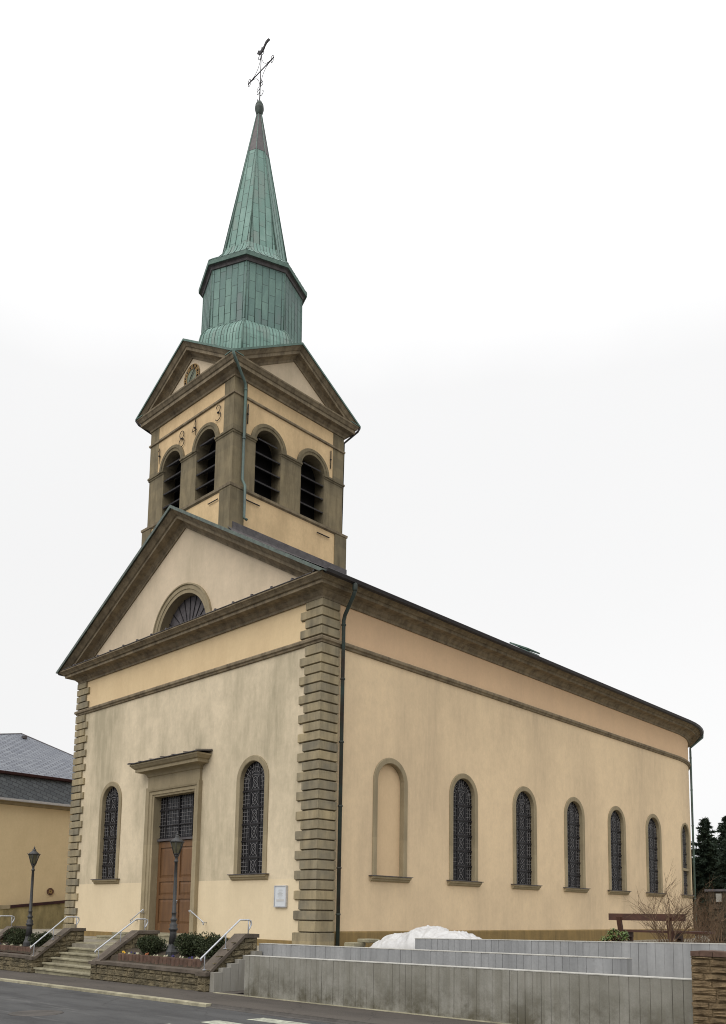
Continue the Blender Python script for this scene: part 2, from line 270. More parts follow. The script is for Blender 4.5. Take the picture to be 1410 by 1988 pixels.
# ------------------------------------------------------------------ mesh builder
class MB:
    def __init__(s): s.v = []; s.f = []; s.uv = []; s.sm = []
    def face(s, pts, uv=None, smooth=False):
        i = len(s.v); s.v += [tuple(p) for p in pts]; s.f.append(tuple(range(i, i+len(pts)))); s.uv.append(uv); s.sm.append(smooth)
    def box(s, a, b):
        x0, y0, z0 = a; x1, y1, z1 = b
        P = [(x0, y0, z0), (x1, y0, z0), (x1, y1, z0), (x0, y1, z0), (x0, y0, z1), (x1, y0, z1), (x1, y1, z1), (x0, y1, z1)]
        i = len(s.v); s.v += P
        for q in ((0, 3, 2, 1), (4, 5, 6, 7), (0, 1, 5, 4), (1, 2, 6, 5), (2, 3, 7, 6), (3, 0, 4, 7)):
            s.f.append(tuple(i+k for k in q)); s.uv.append(None); s.sm.append(False)
        return s
    def obox(s, c, ax, ay, az):
        """oriented box: centre and three half vectors"""
        c, ax, ay, az = map(Vector, (c, ax, ay, az)); i = len(s.v)
        for k in ((-1, -1, -1), (1, -1, -1), (1, 1, -1), (-1, 1, -1), (-1, -1, 1), (1, -1, 1), (1, 1, 1), (-1, 1, 1)):
            s.v.append(tuple(c+ax*k[0]+ay*k[1]+az*k[2]))
        for q in ((0, 3, 2, 1), (4, 5, 6, 7), (0, 1, 5, 4), (1, 2, 6, 5), (2, 3, 7, 6), (3, 0, 4, 7)):
            s.f.append(tuple(i+k for k in q)); s.uv.append(None); s.sm.append(False)
        return s
    def loft(s, rings, closed=False, capa=False, capb=False, smooth=False, close_u=False):
        n = len(rings[0]); i = len(s.v)
        for r in rings: s.v += [tuple(p) for p in r]
        m = len(rings)
        for a in range(m if close_u else m-1):
            for b in range(n if closed else n-1):
                c = (b+1) % n; a2 = (a+1) % m
                s.f.append((i+a*n+b, i+a*n+c, i+a2*n+c, i+a2*n+b)); s.uv.append(None); s.sm.append(smooth)
        if capa: s.f.append(tuple(i+k for k in range(n))); s.uv.append(None); s.sm.append(False)
        if capb: s.f.append(tuple(i+(m-1)*n+k for k in range(n))[::-1]); s.uv.append(None); s.sm.append(False)
        return s
    def tube(s, pts, r, n=8, smooth=True, cap=True):
        pts = [Vector(p) for p in pts]; rings = []
        rad = r if isinstance(r, (list, tuple)) else [r]*len(pts)
        up = None
        for k, p in enumerate(pts):
            d = (pts[min(k+1, len(pts)-1)]-pts[max(k-1, 0)]).normalized()
            if up is None: up = Vector((0, 0, 1)) if abs(d.z) < 0.9 else Vector((1, 0, 0))
            x = d.cross(up).normalized(); y = x.cross(d).normalized(); up = y
            rings.append([p+x*math.cos(t)*rad[k]+y*math.sin(t)*rad[k] for t in [2*math.pi*j/n for j in range(n)]])
        return s.loft(rings, True, cap, cap, smooth)
    def lathe(s, c, prof, n=16, smooth=True, a0=0.0):
        rings = [[(c[0]+r*math.cos(a0+2*math.pi*j/n), c[1]+r*math.sin(a0+2*math.pi*j/n), c[2]+z) for j in range(n)] for r, z in prof]
        return s.loft(rings, True, True, True, smooth)
    def build(s, name, mat, parent=None, loc=None, rot=None, fix=True):
        me = bpy.data.meshes.new(name); me.from_pydata([tuple(v) for v in s.v], [], s.f); me.update()
        if any(u is not None for u in s.uv):
            L = me.uv_layers.new(name='UVMap')
            for p, u in zip(me.polygons, s.uv):
                if u is not None:
                    for k, li in enumerate(p.loop_indices): L.data[li].uv = u[k]
        for p, q in zip(me.polygons, s.sm): p.use_smooth = q
        if fix:
            bm = bmesh.new(); bm.from_mesh(me); bmesh.ops.recalc_face_normals(bm, faces=bm.faces); bm.to_mesh(me); bm.free()
        me.materials.append(MT[mat] if isinstance(mat, str) else mat)
        o = bpy.data.objects.new(name, me); COL.objects.link(o)
        if parent == 'tower': o.parent = church; o.location = (CX, TCY, 0)
        elif parent: o.parent = parent
        if loc: o.location = loc
        if rot: o.rotation_euler = rot
        return o
def tag(o, label=None, cat=None, group=None, kind=None):
    if label: o['label'] = label
    if cat: o['category'] = cat
    if group: o['group'] = group
    if kind: o['kind'] = kind
    return o
def empty(name, loc, label, cat, group=None, rz=0):
    o = bpy.data.objects.new(name, None); COL.objects.link(o); o.location = loc; o.rotation_euler = (0, 0, rz); return tag(o, label, cat, group)
def copy_tree(o, parent=None):
    c = o.copy(); COL.objects.link(c); c.parent = parent
    for ch in list(o.children): copy_tree(ch, c)
    return c
def clip(o, z):
    bm = bmesh.new(); bm.from_mesh(o.data)
    r = bmesh.ops.bisect_plane(bm, geom=bm.verts[:]+bm.edges[:]+bm.faces[:], plane_co=(0, 0, z), plane_no=(0, 0, 1), clear_inner=True)
    bm.to_mesh(o.data); bm.free(); return o
def plan_sweep(mb, path, prof, closed=True, smooth=False):
    """profile (out, z) swept round a plan outline given counter-clockwise (outside on the right)"""
    n = len(path); rings = []
    for i, p in enumerate(path):
        p = Vector(p); a = Vector(path[(i-1) % n]); b = Vector(path[(i+1) % n])
        d1 = (p-a).normalized() if (closed or i > 0) else (b-p).normalized(); d2 = (b-p).normalized() if (closed or i < n-1) else d1
        n1 = Vector((d1.y, -d1.x)); n2 = Vector((d2.y, -d2.x)); m = (n1+n2); m = m/(1+n1.dot(n2))
        rings.append([(p.x+m.x*o, p.y+m.y*o, z) for o, z in prof])
    mb.loft(rings, False, not closed, not closed, smooth, close_u=closed)
def rake_sweep(mb, cx, hw, zb, slope, prof, T):
    """gable moulding: profile (out, height above the rake line, square to it); rake line springs from (+-hw, zb). T maps (u, out, z)"""
    c = math.cos(math.atan(slope)); rings = []
    for u in (-hw, 0, hw):
        z = zb+slope*(hw-abs(u))
        rings.append([T(cx+u, o, z+h/c) for o, h in prof])
    mb.loft(rings, True, True, True)

# ------------------------------------------------------------------ church
W = 15.38; HW = W/2; CX = -HW; DEP = 25.5; RA = HW
church = empty('church', (0, 0, 0), 'large cream plastered church with sandstone trim, square belfry and green copper spire', 'church')
def side_pt(u):
    if u <= DEP: return Vector((0, u)), Vector((1, 0))
    a = (u-DEP)/RA; return Vector((CX+RA*math.cos(a), DEP+RA*math.sin(a))), Vector((math.cos(a), math.sin(a)))
def wall_cols(u0, u1, ops, step=None):
    cs = {u0, u1}
    for o in ops:
        if o['r']:
            for k in range(25): cs.add(o['c']-o['h']*math.cos(math.pi*k/24))
        cs.add(o['c']-o['h']); cs.add(o['c']+o['h'])
    if step:
        k = u0
        while k < u1: cs.add(k); k += step
    cs = sorted(c for c in cs if u0-1e-6 <= c <= u1+1e-6); r = [cs[0]]
    for c in cs[1:]:
        if c-r[-1] > 1e-4: r.append(c)
    return r
def optop(o, u):
    if not o['r']: return o['t']
    d = max(0.0, o['h']**2-(u-o['c'])**2); return o['t']+math.sqrt(d)
def wall(mb, P, u0, u1, z0, z1, ops=(), step=None):
    """wall sheet with openings; P(u, z) -> point; z1 may be a function of u"""
    zt = z1 if callable(z1) else (lambda u: z1)
    cs = sorted(set(wall_cols(u0, u1, ops, step)) | ({(u0+u1)/2} if callable(z1) else set()))
    for a, b in zip(cs, cs[1:]):
        m = (a+b)/2; o = next((o for o in ops if abs(m-o['c']) < o['h']), None)
        if o is None: mb.face([P(a, z0), P(b, z0), P(b, zt(b)), P(a, zt(a))]); continue
        if o['b'] > z0: z = min(o['b'], min(zt(a), zt(b))); mb.face([P(a, z0), P(b, z0), P(b, z), P(a, z)])
        ta, tb = max(optop(o, a), z0), max(optop(o, b), z0)
        if ta < zt(a)-1e-4 or tb < zt(b)-1e-4: mb.face([P(a, ta), P(b, tb), P(b, zt(b)), P(a, zt(a))])
WIN_H = 0.66; WZ = 2.17; WS = 5.255
def wop(c): return dict(c=c, h=0.75, b=WZ-0.05, t=WS, r=True)
FWX = (-3.17, -12.20)
fops = [wop(x) for x in FWX]+[dict(c=CX, h=1.45, b=0.0, t=5.35, r=False)]
PF = lambda u, z: (u, 0.0, z)
PLB = 2.0
for ua, ub in ((-W, CX-1.45), (CX+1.45, 0)):
    mb = MB(); wall(mb, PF, ua, ub, 0.12, PLB, fops); o = mb.build('wall', 'pl_low', church); o['label'] = 'clean yellowish lower band of front wall'
mb = MB(); wall(mb, PF, -W, 0, PLB, 9.35, fops); o = mb.build('wall', 'pl_front', church); o['label'] = 'grey-streaked weathered front wall'
mb = MB(); wall(mb, PF, -W, 0, 9.35, 10.8); o = mb.build('frieze', 'pl_frieze', church); o['label'] = 'yellow front frieze band'
mb = MB(); mb.loft([[(-W-.05, .02, z), (-W-.05, -.05, z), (.05, -.05, z), (.05, .02, z)] for z in (-.4, .12)], False, False, True); mb.build('plinth', 'plinth', church)
# side wall with apse
SWY = (7.17, 11.14, 14.97, 18.77, 22.57, 26.62); BLY = 3.22
PS = lambda u, z: (side_pt(u)[0].x, side_pt(u)[0].y, z)
sops = [wop(u) for u in SWY]+[wop(BLY)]
ULEN = DEP+math.pi*RA
mb = MB(); wall(mb, PS, 0, DEP, 0.40, 9.35, sops); wall(mb, PS, DEP, ULEN, 0.40, 9.35, sops, 0.4)
mb.build('wall', 'pl_side', church)['label'] = 'tan side wall running into rounded apse'
mb = MB(); mb.face([(-W, 0, .12), (-W, 0, 9.35), (-W, DEP, 9.35), (-W, DEP, .12)]); mb.build('wall', 'pl_side', church)
mb = MB(); wall(mb, PS, 0, DEP, 9.35, 10.8); wall(mb, PS, DEP, ULEN, 9.35, 10.8, (), 0.4)
mb.build('frieze', 'pl_sfrieze', church)['label'] = 'orange-pink side frieze'
mb = MB(); mb.face([(-W, 0, 9.35), (-W, 0, 10.8), (-W, DEP, 10.8), (-W, DEP, 9.35)]); mb.build('frieze', 'pl_sfrieze', church)
outline = [(-W, 0), (0, 0), (0, DEP)]+[(CX+RA*math.cos(math.pi*k/36), DEP+RA*math.sin(math.pi*k/36)) for k in range(1, 36)]+[(-W, DEP)]
mb = MB(); pth = [(0, 0.7), (0, DEP)]+outline[3:-1]
plan_sweep(mb, pth, [(0.0, -.3), (.06, -.3), (.06, .38), (.04, .41), (0.0, .42)], False); mb.build('plinth', 'plinth', church)['label'] = 'ochre stone plinth along side wall'
# string course, cornice
mb = MB(); plan_sweep(mb, outline, [(0, 9.24), (.06, 9.26), (.07, 9.31), (.12, 9.34), (.13, 9.41), (.10, 9.45), (0, 9.49)]); mb.build('string_course', 'cornice', church)
CPROF = [(0, 10.66), (.06, 10.66), (.06, 10.74), (.13, 10.80), (.18, 10.87), (.22, 10.88), (.24, 10.90), (.47, 10.92), (.47, 11.02), (.53, 11.03), (.57, 11.08), (.64, 11.13), (.68, 11.15), (.68, 11.20), (0, 11.28)]
mb = MB(); plan_sweep(mb, outline, CPROF); mb.build('cornice', 'cornice', church)
# quoins
def quoin(px, mirror, zs, mat):
    mb = MB(); z = 0.125-0.3025; k = 0
    lims = [(-.3, .38)]; z = .38
    zz = [.38, .73]
    while zz[-1] < 9.2: zz.append(zz[-1]+.3025)
    zz = [q for q in zz if q < 9.15]+[9.24]
    up = [9.49, 9.79, 10.09, 10.39, 10.66]
    blocks = [(-.3, .38)]+list(zip(zz, zz[1:]))+list(zip(up, up[1:]))
    for k, (a, b) in enumerate(blocks):
        L = 0.93 if k % 2 == 0 else 0.70; Sd = 0.70
        rings = []
        for z, p in ((a, .0), (a+.012, .0), (a+.034, .072), (b-.02, .072), (b-.004, .0)):
            if k == 0: p += .02
            pts = [(-L, 0), (-L, -p), (p, -p), (p, Sd), (0, Sd), (-.01, .01)]
            rings.append([((px+x) if not mirror else (px-x), y, z) for x, y in pts])
        mb.loft(rings, True, True, True)
    return mb.build('quoin', mat, church)
quoin(0, False, None, 'stone_q'); quoin(-W, True, None, 'stone_q')
# ---- round arched window (local frame: u = x, z up, outward = -y)
def arch_path(r, z0, zs, n=20):
    return [(-r, z0)]+[(-r*math.cos(math.pi*k/n), zs+r*math.sin(math.pi*k/n)) for k in range(n+1)]+[(r, z0)]
def surround(mb, ri, ro, z0, zs, prof, n=20):
    """prof: list of (t, y), t=0 at inner edge, 1 at outer edge"""
    rings = []
    for t, y in prof:
        r = ri+(ro-ri)*t; rings.append([(u, y, z) for u, z in arch_path(r, z0, zs, n)])
    mb.loft(rings, False)
def make_window(blind=False, crossbar=False, fine=True):
    mb = MB(); surround(mb, .64, .835, WZ, WS, [(0, .20), (0, -.035), (.10, -.05), (.88, -.05), (1, -.03), (1, .12)])
    f = mb.build('blind_window' if blind else 'window', 'stone_l', church)
    s = MB(); s.loft([[(x, -.02-.0*0, z0) if False else (x, y, z0) for x, y in ((-.93, .10), (-.93, yo), (.93, yo), (.93, .10))] for z0, yo in ((WZ-.18, -.03), (WZ-.14, -.08), (WZ-.10, -.085), (WZ-.08, -.14), (WZ-.02, -.16), (WZ, -.12))], True, True, True)
    s.face([(-.80, -.1, WZ+.002), (.80, -.1, WZ+.002), (.80, .34, WZ+.04), (-.80, .34, WZ+.04)])
    s.build('sill', 'stone_l', f)
    l = MB(); l.box((-.98, -.185, WZ-.012), (.98, .0, WZ+.012)); l.build('sill_flashing', 'lead', f)
    g = MB(); pts = [(u, .15 if blind else .125, z) for u, z in arch_path(.645, WZ, WS)]
    g.face(pts); g.build('niche_panel' if blind else 'glass', 'pl_blind' if blind else 'glass', f, fix=False)
    if blind: return f
    y = .112
    ld = MB(); ir = MB()
    def ln(x0, z0, x1, z1, mbb=ld, t=.0075, yy=y):
        d = Vector((x1-x0, 0, z1-z0)); L = d.length/2; d.normalize(); nrm = Vector((-d.z, 0, d.x))
        mbb.obox(((x0+x1)/2, yy, (z0+z1)/2), d*L, nrm*t, (0, .006, 0))
    nb = 6; ph = (WS-WZ)/5.2
    for k in range(1, 7):
        z = WZ+k*ph*0.93
        if z < WS+.1: ln(-.63, z, .63, z, ir, .026, y-.02)
    for x in (-.23, .23): ln(x, WZ, x, WS+.5, ir, .018, y-.015)
    for k in range(6):
        za = WZ+k*ph*0.93; h = ph*0.93
        if za+h > WS+.25: h = WS+.25-za
        for j in range(1, 4):
            z = za+h*j/4
            for a, b in ((-.62, -.28), (.28, .62)): ln(a, z, b, z)
        for x in (-.51, -.36, .36, .51): ln(x, za+.05, x, za+h-.05)
        zc = za+h/2; q = [(math.cos(t)*.13, zc+math.sin(t)*.19) for t in [math.pi/4*i for i in range(9)]]
        for i in range(8): ln(q[i][0], q[i][1], q[i+1][0], q[i+1][1])
        for sx in (-1, 1):
            for sz in (-1, 1): ln(sx*.05, zc+sz*.08, sx*.2, zc+sz*.24); ln(0, zc+sz*.07, sx*.06, zc)
        ln(-.2, zc-.25, .2, zc-.25); ln(-.2, zc+.25, .2, zc+.25)
    for k in range(1, 12):
        t = math.pi*k/12; ln(-.32*math.cos(t), WS+.32*math.sin(t), -.62*math.cos(t), WS+.62*math.sin(t))
    for rad in (.32, .47):
        for k in range(12):
            t, t2 = math.pi*k/12, math.pi*(k+1)/12; ln(-rad*math.cos(t), WS+rad*math.sin(t), -rad*math.cos(t2), WS+rad*math.sin(t2))
    ld.build('leading', 'leadline', f); ir.build('saddle_bars', 'iron', f)
    if crossbar:
        c = MB(); c.box((-.64, .0, 3.45), (.64, .12, 3.58)); c.build('crossbar', 'stone_l', f)
    return f
w0 = make_window(); w0.location = (FWX[0], 0, 0)
w1 = copy_tree(w0, church); w1.location = (FWX[1], 0, 0)
for i, u in enumerate(SWY):
    c = copy_tree(w0, church) if i < 5 else make_window(crossbar=True)
    p, n = side_pt(u); c.location = (p.x-(.06*n.x if i == 5 else 0), p.y, 0); c.rotation_euler = (0, 0, math.atan2(n.y, n.x)+R(90))
b = make_window(True); b.location = (0, BLY, 0); b.rotation_euler = (0, 0, R(90))
# ---- portal
sur = MB()
def rect_ring(hw, zt, y, z0=-.02): return [(CX-hw, y, z0), (CX-hw, y, zt), (CX+hw, y, zt), (CX+hw, y, z0)]
sur.loft([rect_ring(1.29, 5.18, .37), rect_ring(1.29, 5.18, -.04), rect_ring(1.36, 5.25, -.06), rect_ring(1.37, 5.26, -.09), rect_ring(1.52, 5.38, -.09), rect_ring(1.53, 5.39, -.13), rect_ring(1.60, 5.45, -.15), rect_ring(1.70, 5.53, -.16), rect_ring(1.70, 5.53, .05)], False)
ps = sur.build('door_surround', 'stone_l', church)
mb = MB(); mb.box((CX-1.66, -.10, 5.53), (CX+1.66, .05, 5.98)); mb.build('door_frieze', 'stone_l', ps)
mb = MB(); pp = [(CX-1.66, 0.05), (CX-1.66, -.10), (CX+1.66, -.10), (CX+1.66, .05)]
plan_sweep(mb, pp, [(0, 5.94), (.04, 5.96), (.06, 6.03), (.12, 6.08), (.17, 6.10), (.36, 6.12), (.36, 6.23), (.42, 6.26), (.5, 6.35), (.52, 6.36), (.52, 6.42), (0, 6.5)], False); mb.build('door_cornice', 'stone_l', ps)
mb = MB(); mb.loft([[(CX-2.24, .03, 6.53), (CX-2.24, -.68, 6.425), (CX+2.24, -.68, 6.425), (CX+2.24, .03, 6.53)], [(CX-2.24, .03, 6.56), (CX-2.24, -.68, 6.45), (CX+2.24, -.68, 6.45), (CX+2.24, .03, 6.56)]], True, True, True)
for k in range(7): x = CX-2.2+k*.733; mb.obox((x, -.32, 6.53), (.018, 0, 0), (0, .37, .055), (0, 0, .012))
mb.build('cornice_flashing', 'lead', ps)
door = MB(); yd = .27
door.box((CX-1.28, yd, .16), (CX+1.28, yd+.06, 3.52))
fr = door
for sx in (-1, 1):
    def bx(x0, x1, z0, z1, d=.04): a, b_ = sorted((CX+sx*x0, CX+sx*x1)); fr.box((a, yd-d, z0), (b_, yd+.01, z1))
    bx(.02, .17, .17, 3.5); bx(1.12, 1.27, .17, 3.5)
    for z0, z1 in ((.17, .50), (1.40, 1.53), (2.03, 2.17), (3.28, 3.5)): bx(.17, 1.12, z0, z1, .038)
    for z0, z1 in ((.50, 1.40), (1.53, 2.03), (2.17, 3.28)):
        a, b_ = sorted((CX+sx*.27, CX+sx*1.02)); x0, x1 = sorted((CX+sx*.17, CX+sx*1.12))
        fr.loft([[(x0, yd-.002, z0), (x1, yd-.002, z0), (x1, yd-.002, z1), (x0, yd-.002, z1)], [(x0+.05, yd-.006, z0+.05), (x1-.05, yd-.006, z0+.05), (x1-.05, yd-.006, z1-.05), (x0+.05, yd-.006, z1-.05)], [(a, yd-.022, z0+.1), (b_, yd-.022, z0+.1), (b_, yd-.022, z1-.1), (a, yd-.022, z1-.1)]], True, False, True)
fr.box((CX-.022, yd-.055, .17), (CX+.022, yd-.02, 3.5))
dobj = door.build('door', 'wood', church)
mb = MB(); mb.box((CX+.05, yd-.10, 1.25), (CX+.09, yd-.04, 1.36)); mb.tube([(CX+.07, yd-.09, 1.33), (CX+.19, yd-.10, 1.33)], .012); mb.build('handle', 'steel', dobj)
mb = MB(); mb.box((CX-1.285, yd-.12, 3.525), (CX+1.285, yd+.05, 3.6)); mb.build('transom_ledge', 'lead', dobj)
tw = MB(); tw.face([(CX-1.285, yd, 3.6), (CX+1.285, yd, 3.6), (CX+1.285, yd, 5.18), (CX-1.285, yd, 5.18)])
twn = tw.build('transom_window', 'glass', church)
mb = MB(); ir = MB()
for x in (-.85, 0, .85): ir.box((CX+x-.018, yd-.05, 3.6), (CX+x+.018, yd-.02, 5.18))
for z in (4.1, 4.68): ir.box((CX-1.28, yd-.055, z-.02), (CX+1.28, yd-.018, z+.02))
ir.box((CX-1.285, yd-.05, 3.6), (CX+1.285, yd-.01, 3.65))
for k in range(1, 16): x = -1.285+k*.1606; mb.box((CX+x-.006, yd-.016, 3.6), (CX+x+.006, yd-.004, 5.18))
for k in range(1, 12): z = 3.6+k*.132; mb.box((CX-1.28, yd-.0165, z-.006), (CX+1.28, yd-.0045, z+.006))
mb.build('leading', 'leadline', twn); ir.build('saddle_bars', 'iron', twn)
# threshold platform and side steps (parts of the portal stairs)
st = empty('door_steps', (CX, 0, -.15), 'low pale stone steps on three sides of the church door', 'steps')
for nm, (a_, b_, y0, z1) in {'a': (-9.55, -5.75, -1.15, .17), 'b': (-10.1, -5.2, -1.45, .04), 'c': (-10.7, -4.6, -1.75, -.07)}.items():
    mb = MB(); mb.box((a_-CX, y0, -.3), (b_-CX, -.055 if nm != 'a' else -.053, z1+.15)); mb.box((a_-CX-.02, y0-.02, z1+.10), (b_-CX+.02, -.06, z1+.152)); mb.build('step', 'step', st)
mb = MB(); mb.box((-1.28, -.06, .2), (1.28, .30, .33)); mb.build('threshold', 'step', st)
for sx, x0 in ((-1, CX-1.42), (1, CX+1.57)):
    mb = MB(); dx = sx*.85
    mb.tube([(x0-sx*.02, -.22, .92), (x0-sx*.05, -.22, .99), (x0, -.22, 1.0), (x0+dx*.85, -.22, .64), (x0+dx, -.22, .58), (x0+dx*.97, -.22, .52), (x0+dx*.9, -.22, .55)], .02)
    for t in (.12, .82): mb.tube([(x0+dx*t, -.22, 1.0-.42*t), (x0+dx*t, -.2, .93-.42*t), (x0+dx*t, 0, .93-.42*t)], .013)
    h = mb.build('door_handrail', 'steel', church)
# ---- gable
SL = 0.573; ZR = 11.2
ZB0 = 15.41-SL*HW
tops = lambda u: 15.50-SL*abs(u-CX)
fan = dict(c=CX, h=1.66, b=11.1, t=11.22, r=True)
mb = MB(); wall(mb, PF, CX-7.45, CX+7.45, 11.15, tops, [fan]); mb.build('gable_wall', 'pl_tymp', church)
TF = lambda u, o_, z: (u, -o_, z)
RP = [(0.0, -.05), (.05, -.05), (.05, .02), (.11, .07), (.16, .12), (.2, .13), (.43, .15), (.43, .25), (.49, .27), (.55, .32), (.63, .38), (.67, .41), (.67, .46), (0, .46)]
HR = HW+.72; ZE = 15.96-.0-SL*HR
mb = MB(); rake_sweep(mb, CX, HR, 15.97-.46/math.cos(math.atan(SL))-SL*HR, SL, RP, TF); clip(mb.build('gable_cornice', 'cornice', church), 11.20)
mb = MB(); rake_sweep(mb, CX, HR+.04, 15.97-SL*(HR+.04), SL, [(.0, .0), (.72, .0), (.74, -.06), (.755, -.06), (.76, .045), (.0, .05)], TF); clip(mb.build('gable_flashing', 'edge_metal', church), 11.14)
mb = MB()
for k in range(-7, 9):
    mb.box((CX+k*1.0-.04, -.70, 11.225), (CX+k*1.0+.03, -.5, 11.28))
mb.box((CX-7.9, -.705, 11.203), (CX+7.9, 0, 11.222)); 
mb.build('cornice_flashing', 'lead', church)
mb = MB(); surround(mb, 1.57, 1.93, 11.15, 11.2, [(0, .40), (0, -.02), (.38, -.03), (.40, -.055), (.8, -.06), (.85, -.10), (1, -.10), (1, .05)], 32); fw_ = mb.build('fan_window', 'stone_l', church)
mb = MB(); mb.face([(CX+u, .33, z) for u, z in arch_path(1.6, 11.1, 11.2, 32)]); fg = mb.build('fan_panel', 'fanglass', fw_, fix=False)
fw_.location = (CX, 0, 0); fg.location = (-CX, 0, 0)
mb = MB()
for k in range(1, 12):
    t = math.pi*k/12; d = Vector((-math.cos(t), 0, math.sin(t))); nn = Vector((d.z, 0, -d.x))
    mb.obox(Vector((CX, .315, 11.2))+d*1.0, d*.6, nn*.014, (0, .012, 0))
mb.tube([(CX-.4*math.cos(math.pi*k/16), .315, 11.2+.4*math.sin(math.pi*k/16)) for k in range(17)], .016, 6)
g_ = mb.build('glazing_bars', 'iron', fw_); g_.location = (-CX, 0, 0)
# ---- nave roof
mb = MB(); zr = 15.93; ze = 11.24; e_ = .74
for sx in (-1, 1):
    x1 = CX+sx*(HW+e_); mb.loft([[(x1, -.45, ze), (x1, DEP, ze)], [(CX, -.45, zr), (CX, DEP, zr)]])
arc = [(CX+(RA+e_)*math.cos(math.pi*k/48), DEP+(RA+e_)*math.sin(math.pi*k/48), ze) for k in range(49)]
for a_, b_ in zip(arc, arc[1:]): mb.face([a_, b_, (CX, DEP, zr)])
roof = mb.build('roof', 'slate_roof', church)
mb = MB(); pg = [(0, -.62), (0, DEP)]+outline[3:-1]+[(-W, DEP), (-W, -.62)]
gp = [(.66, 11.20), (.68, 11.12), (.75, 11.08), (.83, 11.12), (.86, 11.22), (.84, 11.24), (.81, 11.14), (.75, 11.10), (.70, 11.13), (.68, 11.26)]
plan_sweep(mb, pg, gp, False); mb.build('gutter', 'black', church)
mb = MB()
def hatch(y): 
    mb.loft([[(-.9, y-.55, 11.7), (.0, y-.55, 11.5), (.0, y+.55, 11.5), (-.9, y+.55, 11.7)], [(-1.2, y-.5, 12.38), (-.35, y-.5, 11.97), (-.35, y+.5, 11.97), (-1.2, y+.5, 12.38)]], True, True, True)
    mb.obox((-.72, y, 12.23), (.44, 0, -.22), (0, .48, 0), (.014, 0, .028))
hatch(12.35); mb.build('roof_hatch', 'copper_s', roof)
# downpipes (part of the church)
mb = MB()
mb.tube([(.78, .62, 11.12), (.78, .62, 10.86), (.70, .64, 10.74), (.20, .78, 10.28), (.13, .80, 10.12), (.13, .80, -.2)], .062, 10)
for z in (9.95, 8.2, 6.2, 4.2, 2.3, .9): mb.lathe((.13, .80, z), [(.066, 0), (.08, .01), (.08, .05), (.066, .06)], 12)
mb.lathe((.78, .62, 10.86), [(.064, 0), (.082, .05), (.082, .22), (.064, .26)], 12)
mb.build('downpipe', 'pipe', church)
t_ = R(23); q = (CX+(RA+.12)*math.cos(t_), DEP+(RA+.12)*math.sin(t_)); q2 = (CX+(RA+.78)*math.cos(t_), DEP+(RA+.78)*math.sin(t_))
mb = MB(); mb.tube([(q2[0], q2[1], 11.1), (q2[0], q2[1], 10.95), (q[0], q[1], 10.4), (q[0], q[1], 10.2), (q[0], q[1], 0)], .06, 10)
for z in (9.8, 8, 6, 4, 2): mb.lathe((q[0], q[1], z), [(.06, 0), (.075, .01), (.075, .05), (.06, .06)], 10)
mb.build('downpipe', 'pipe_g', church)

# ------------------------------------------------------------------ tower
TH = 2.765; TCY = 2.737
tw_ = 'tower'
def T4(k):
    m = Matrix.Rotation(k*math.pi/2, 4, 'Z')
    return lambda u, o_, z: tuple(m @ Vector((u, -TH-o_, z)))
ZB = 16.03
def each(name, mat, fn):
    for k in range(4):
        mb = MB(); fn(mb, T4(k), k); mb.build(name, mat, tw_)
def four(name, mat, fn, one=None):
    mb = MB()
    for k in range(4): fn(mb, T4(k), k)
    return mb.build(name, mat, tw_)
sq = lambda o_, z: [(-TH-o_, -TH-o_, z), (TH+o_, -TH-o_, z), (TH+o_, TH+o_, z), (-TH-o_, TH+o_, z)]
rk = lambda u, d=0: 15.80-SL*abs(u)-d
mb = MB(); hb = TH+.10
mb.face([(-hb, -hb, rk(hb)), (0, -hb, rk(0)), (hb, -hb, rk(hb)), (hb, -hb, ZB), (-hb, -hb, ZB)])
for sx in (-1, 1): mb.face([(sx*hb, -hb, 14.16), (sx*hb, hb, 14.16), (sx*hb, hb, ZB), (sx*hb, -hb, ZB)])
mb.face([(-hb, hb, 13.6), (hb, hb, 13.6), (hb, hb, ZB), (-hb, hb, ZB)])
mb.build('tower_base_wall', 'pl_tower', tw_)
mb = MB()
for sx in (-1, 1):
    for sy in (-1, 1):
        mb = MB(); ui, uo = TH-.50, TH+.14; ring = lambda f: [(sx*ui, sy*ui, f(ui)), (sx*uo, sy*ui, f(uo)), (sx*uo, sy*uo, f(uo)), (sx*ui, sy*uo, f(ui))]
        mb.loft([ring(lambda u: rk(u) if sy < 0 else 13.6), ring(lambda u: ZB)], True, True, True); mb.build('tower_base_quoin', 'stone_t', tw_)
mb = MB(); mb.loft([sq(.10, ZB-.05), sq(.17, ZB), sq(.18, ZB+.09), sq(.0, ZB+.13)], True); mb.build('base_ledge', 'cornice', tw_)
for sx in (-1, 1):   # lead apron where roof meets tower, follows the roof pitch
    mb = MB(); x0 = sx*(TH+.02); x1 = sx*(TH+.165); a_, b_ = sorted((x0, x1)); mb.box((a_, -TH-.0, 14.0), (b_, TH+.165, 14.70)); mb.build('lead_upstand', 'lead', tw_)
    for k in range(1):
        x0, x1 = sx*(TH+.10), sx*(TH+.42)
        zA = lambda x: 15.97-SL*abs(x)
        mb = MB(); mb.face([(x0, -TH-.2, zA(x0)+.16), (x0, TH+.2, zA(x0)+.16), (x1, TH+.2, zA(x1)+.05), (x1, -TH-.2, zA(x1)+.05)]); mb.build('roof_apron', 'lead', tw_)
OC, OR_ = 1.12, 0.61; OZ0, OZS = ZB+.13, 18.25
tops_ = [dict(c=s_*OC, h=OR_, b=OZ0+.02, t=OZS, r=True) for s_ in (-1, 1)]
def f1(mbx, T, k): wall(mbx, lambda u, z: T(u, .0, z), -TH, TH, ZB+.05, 18.27, tops_)
each('belfry_pier_wall', 'stone_t', f1)
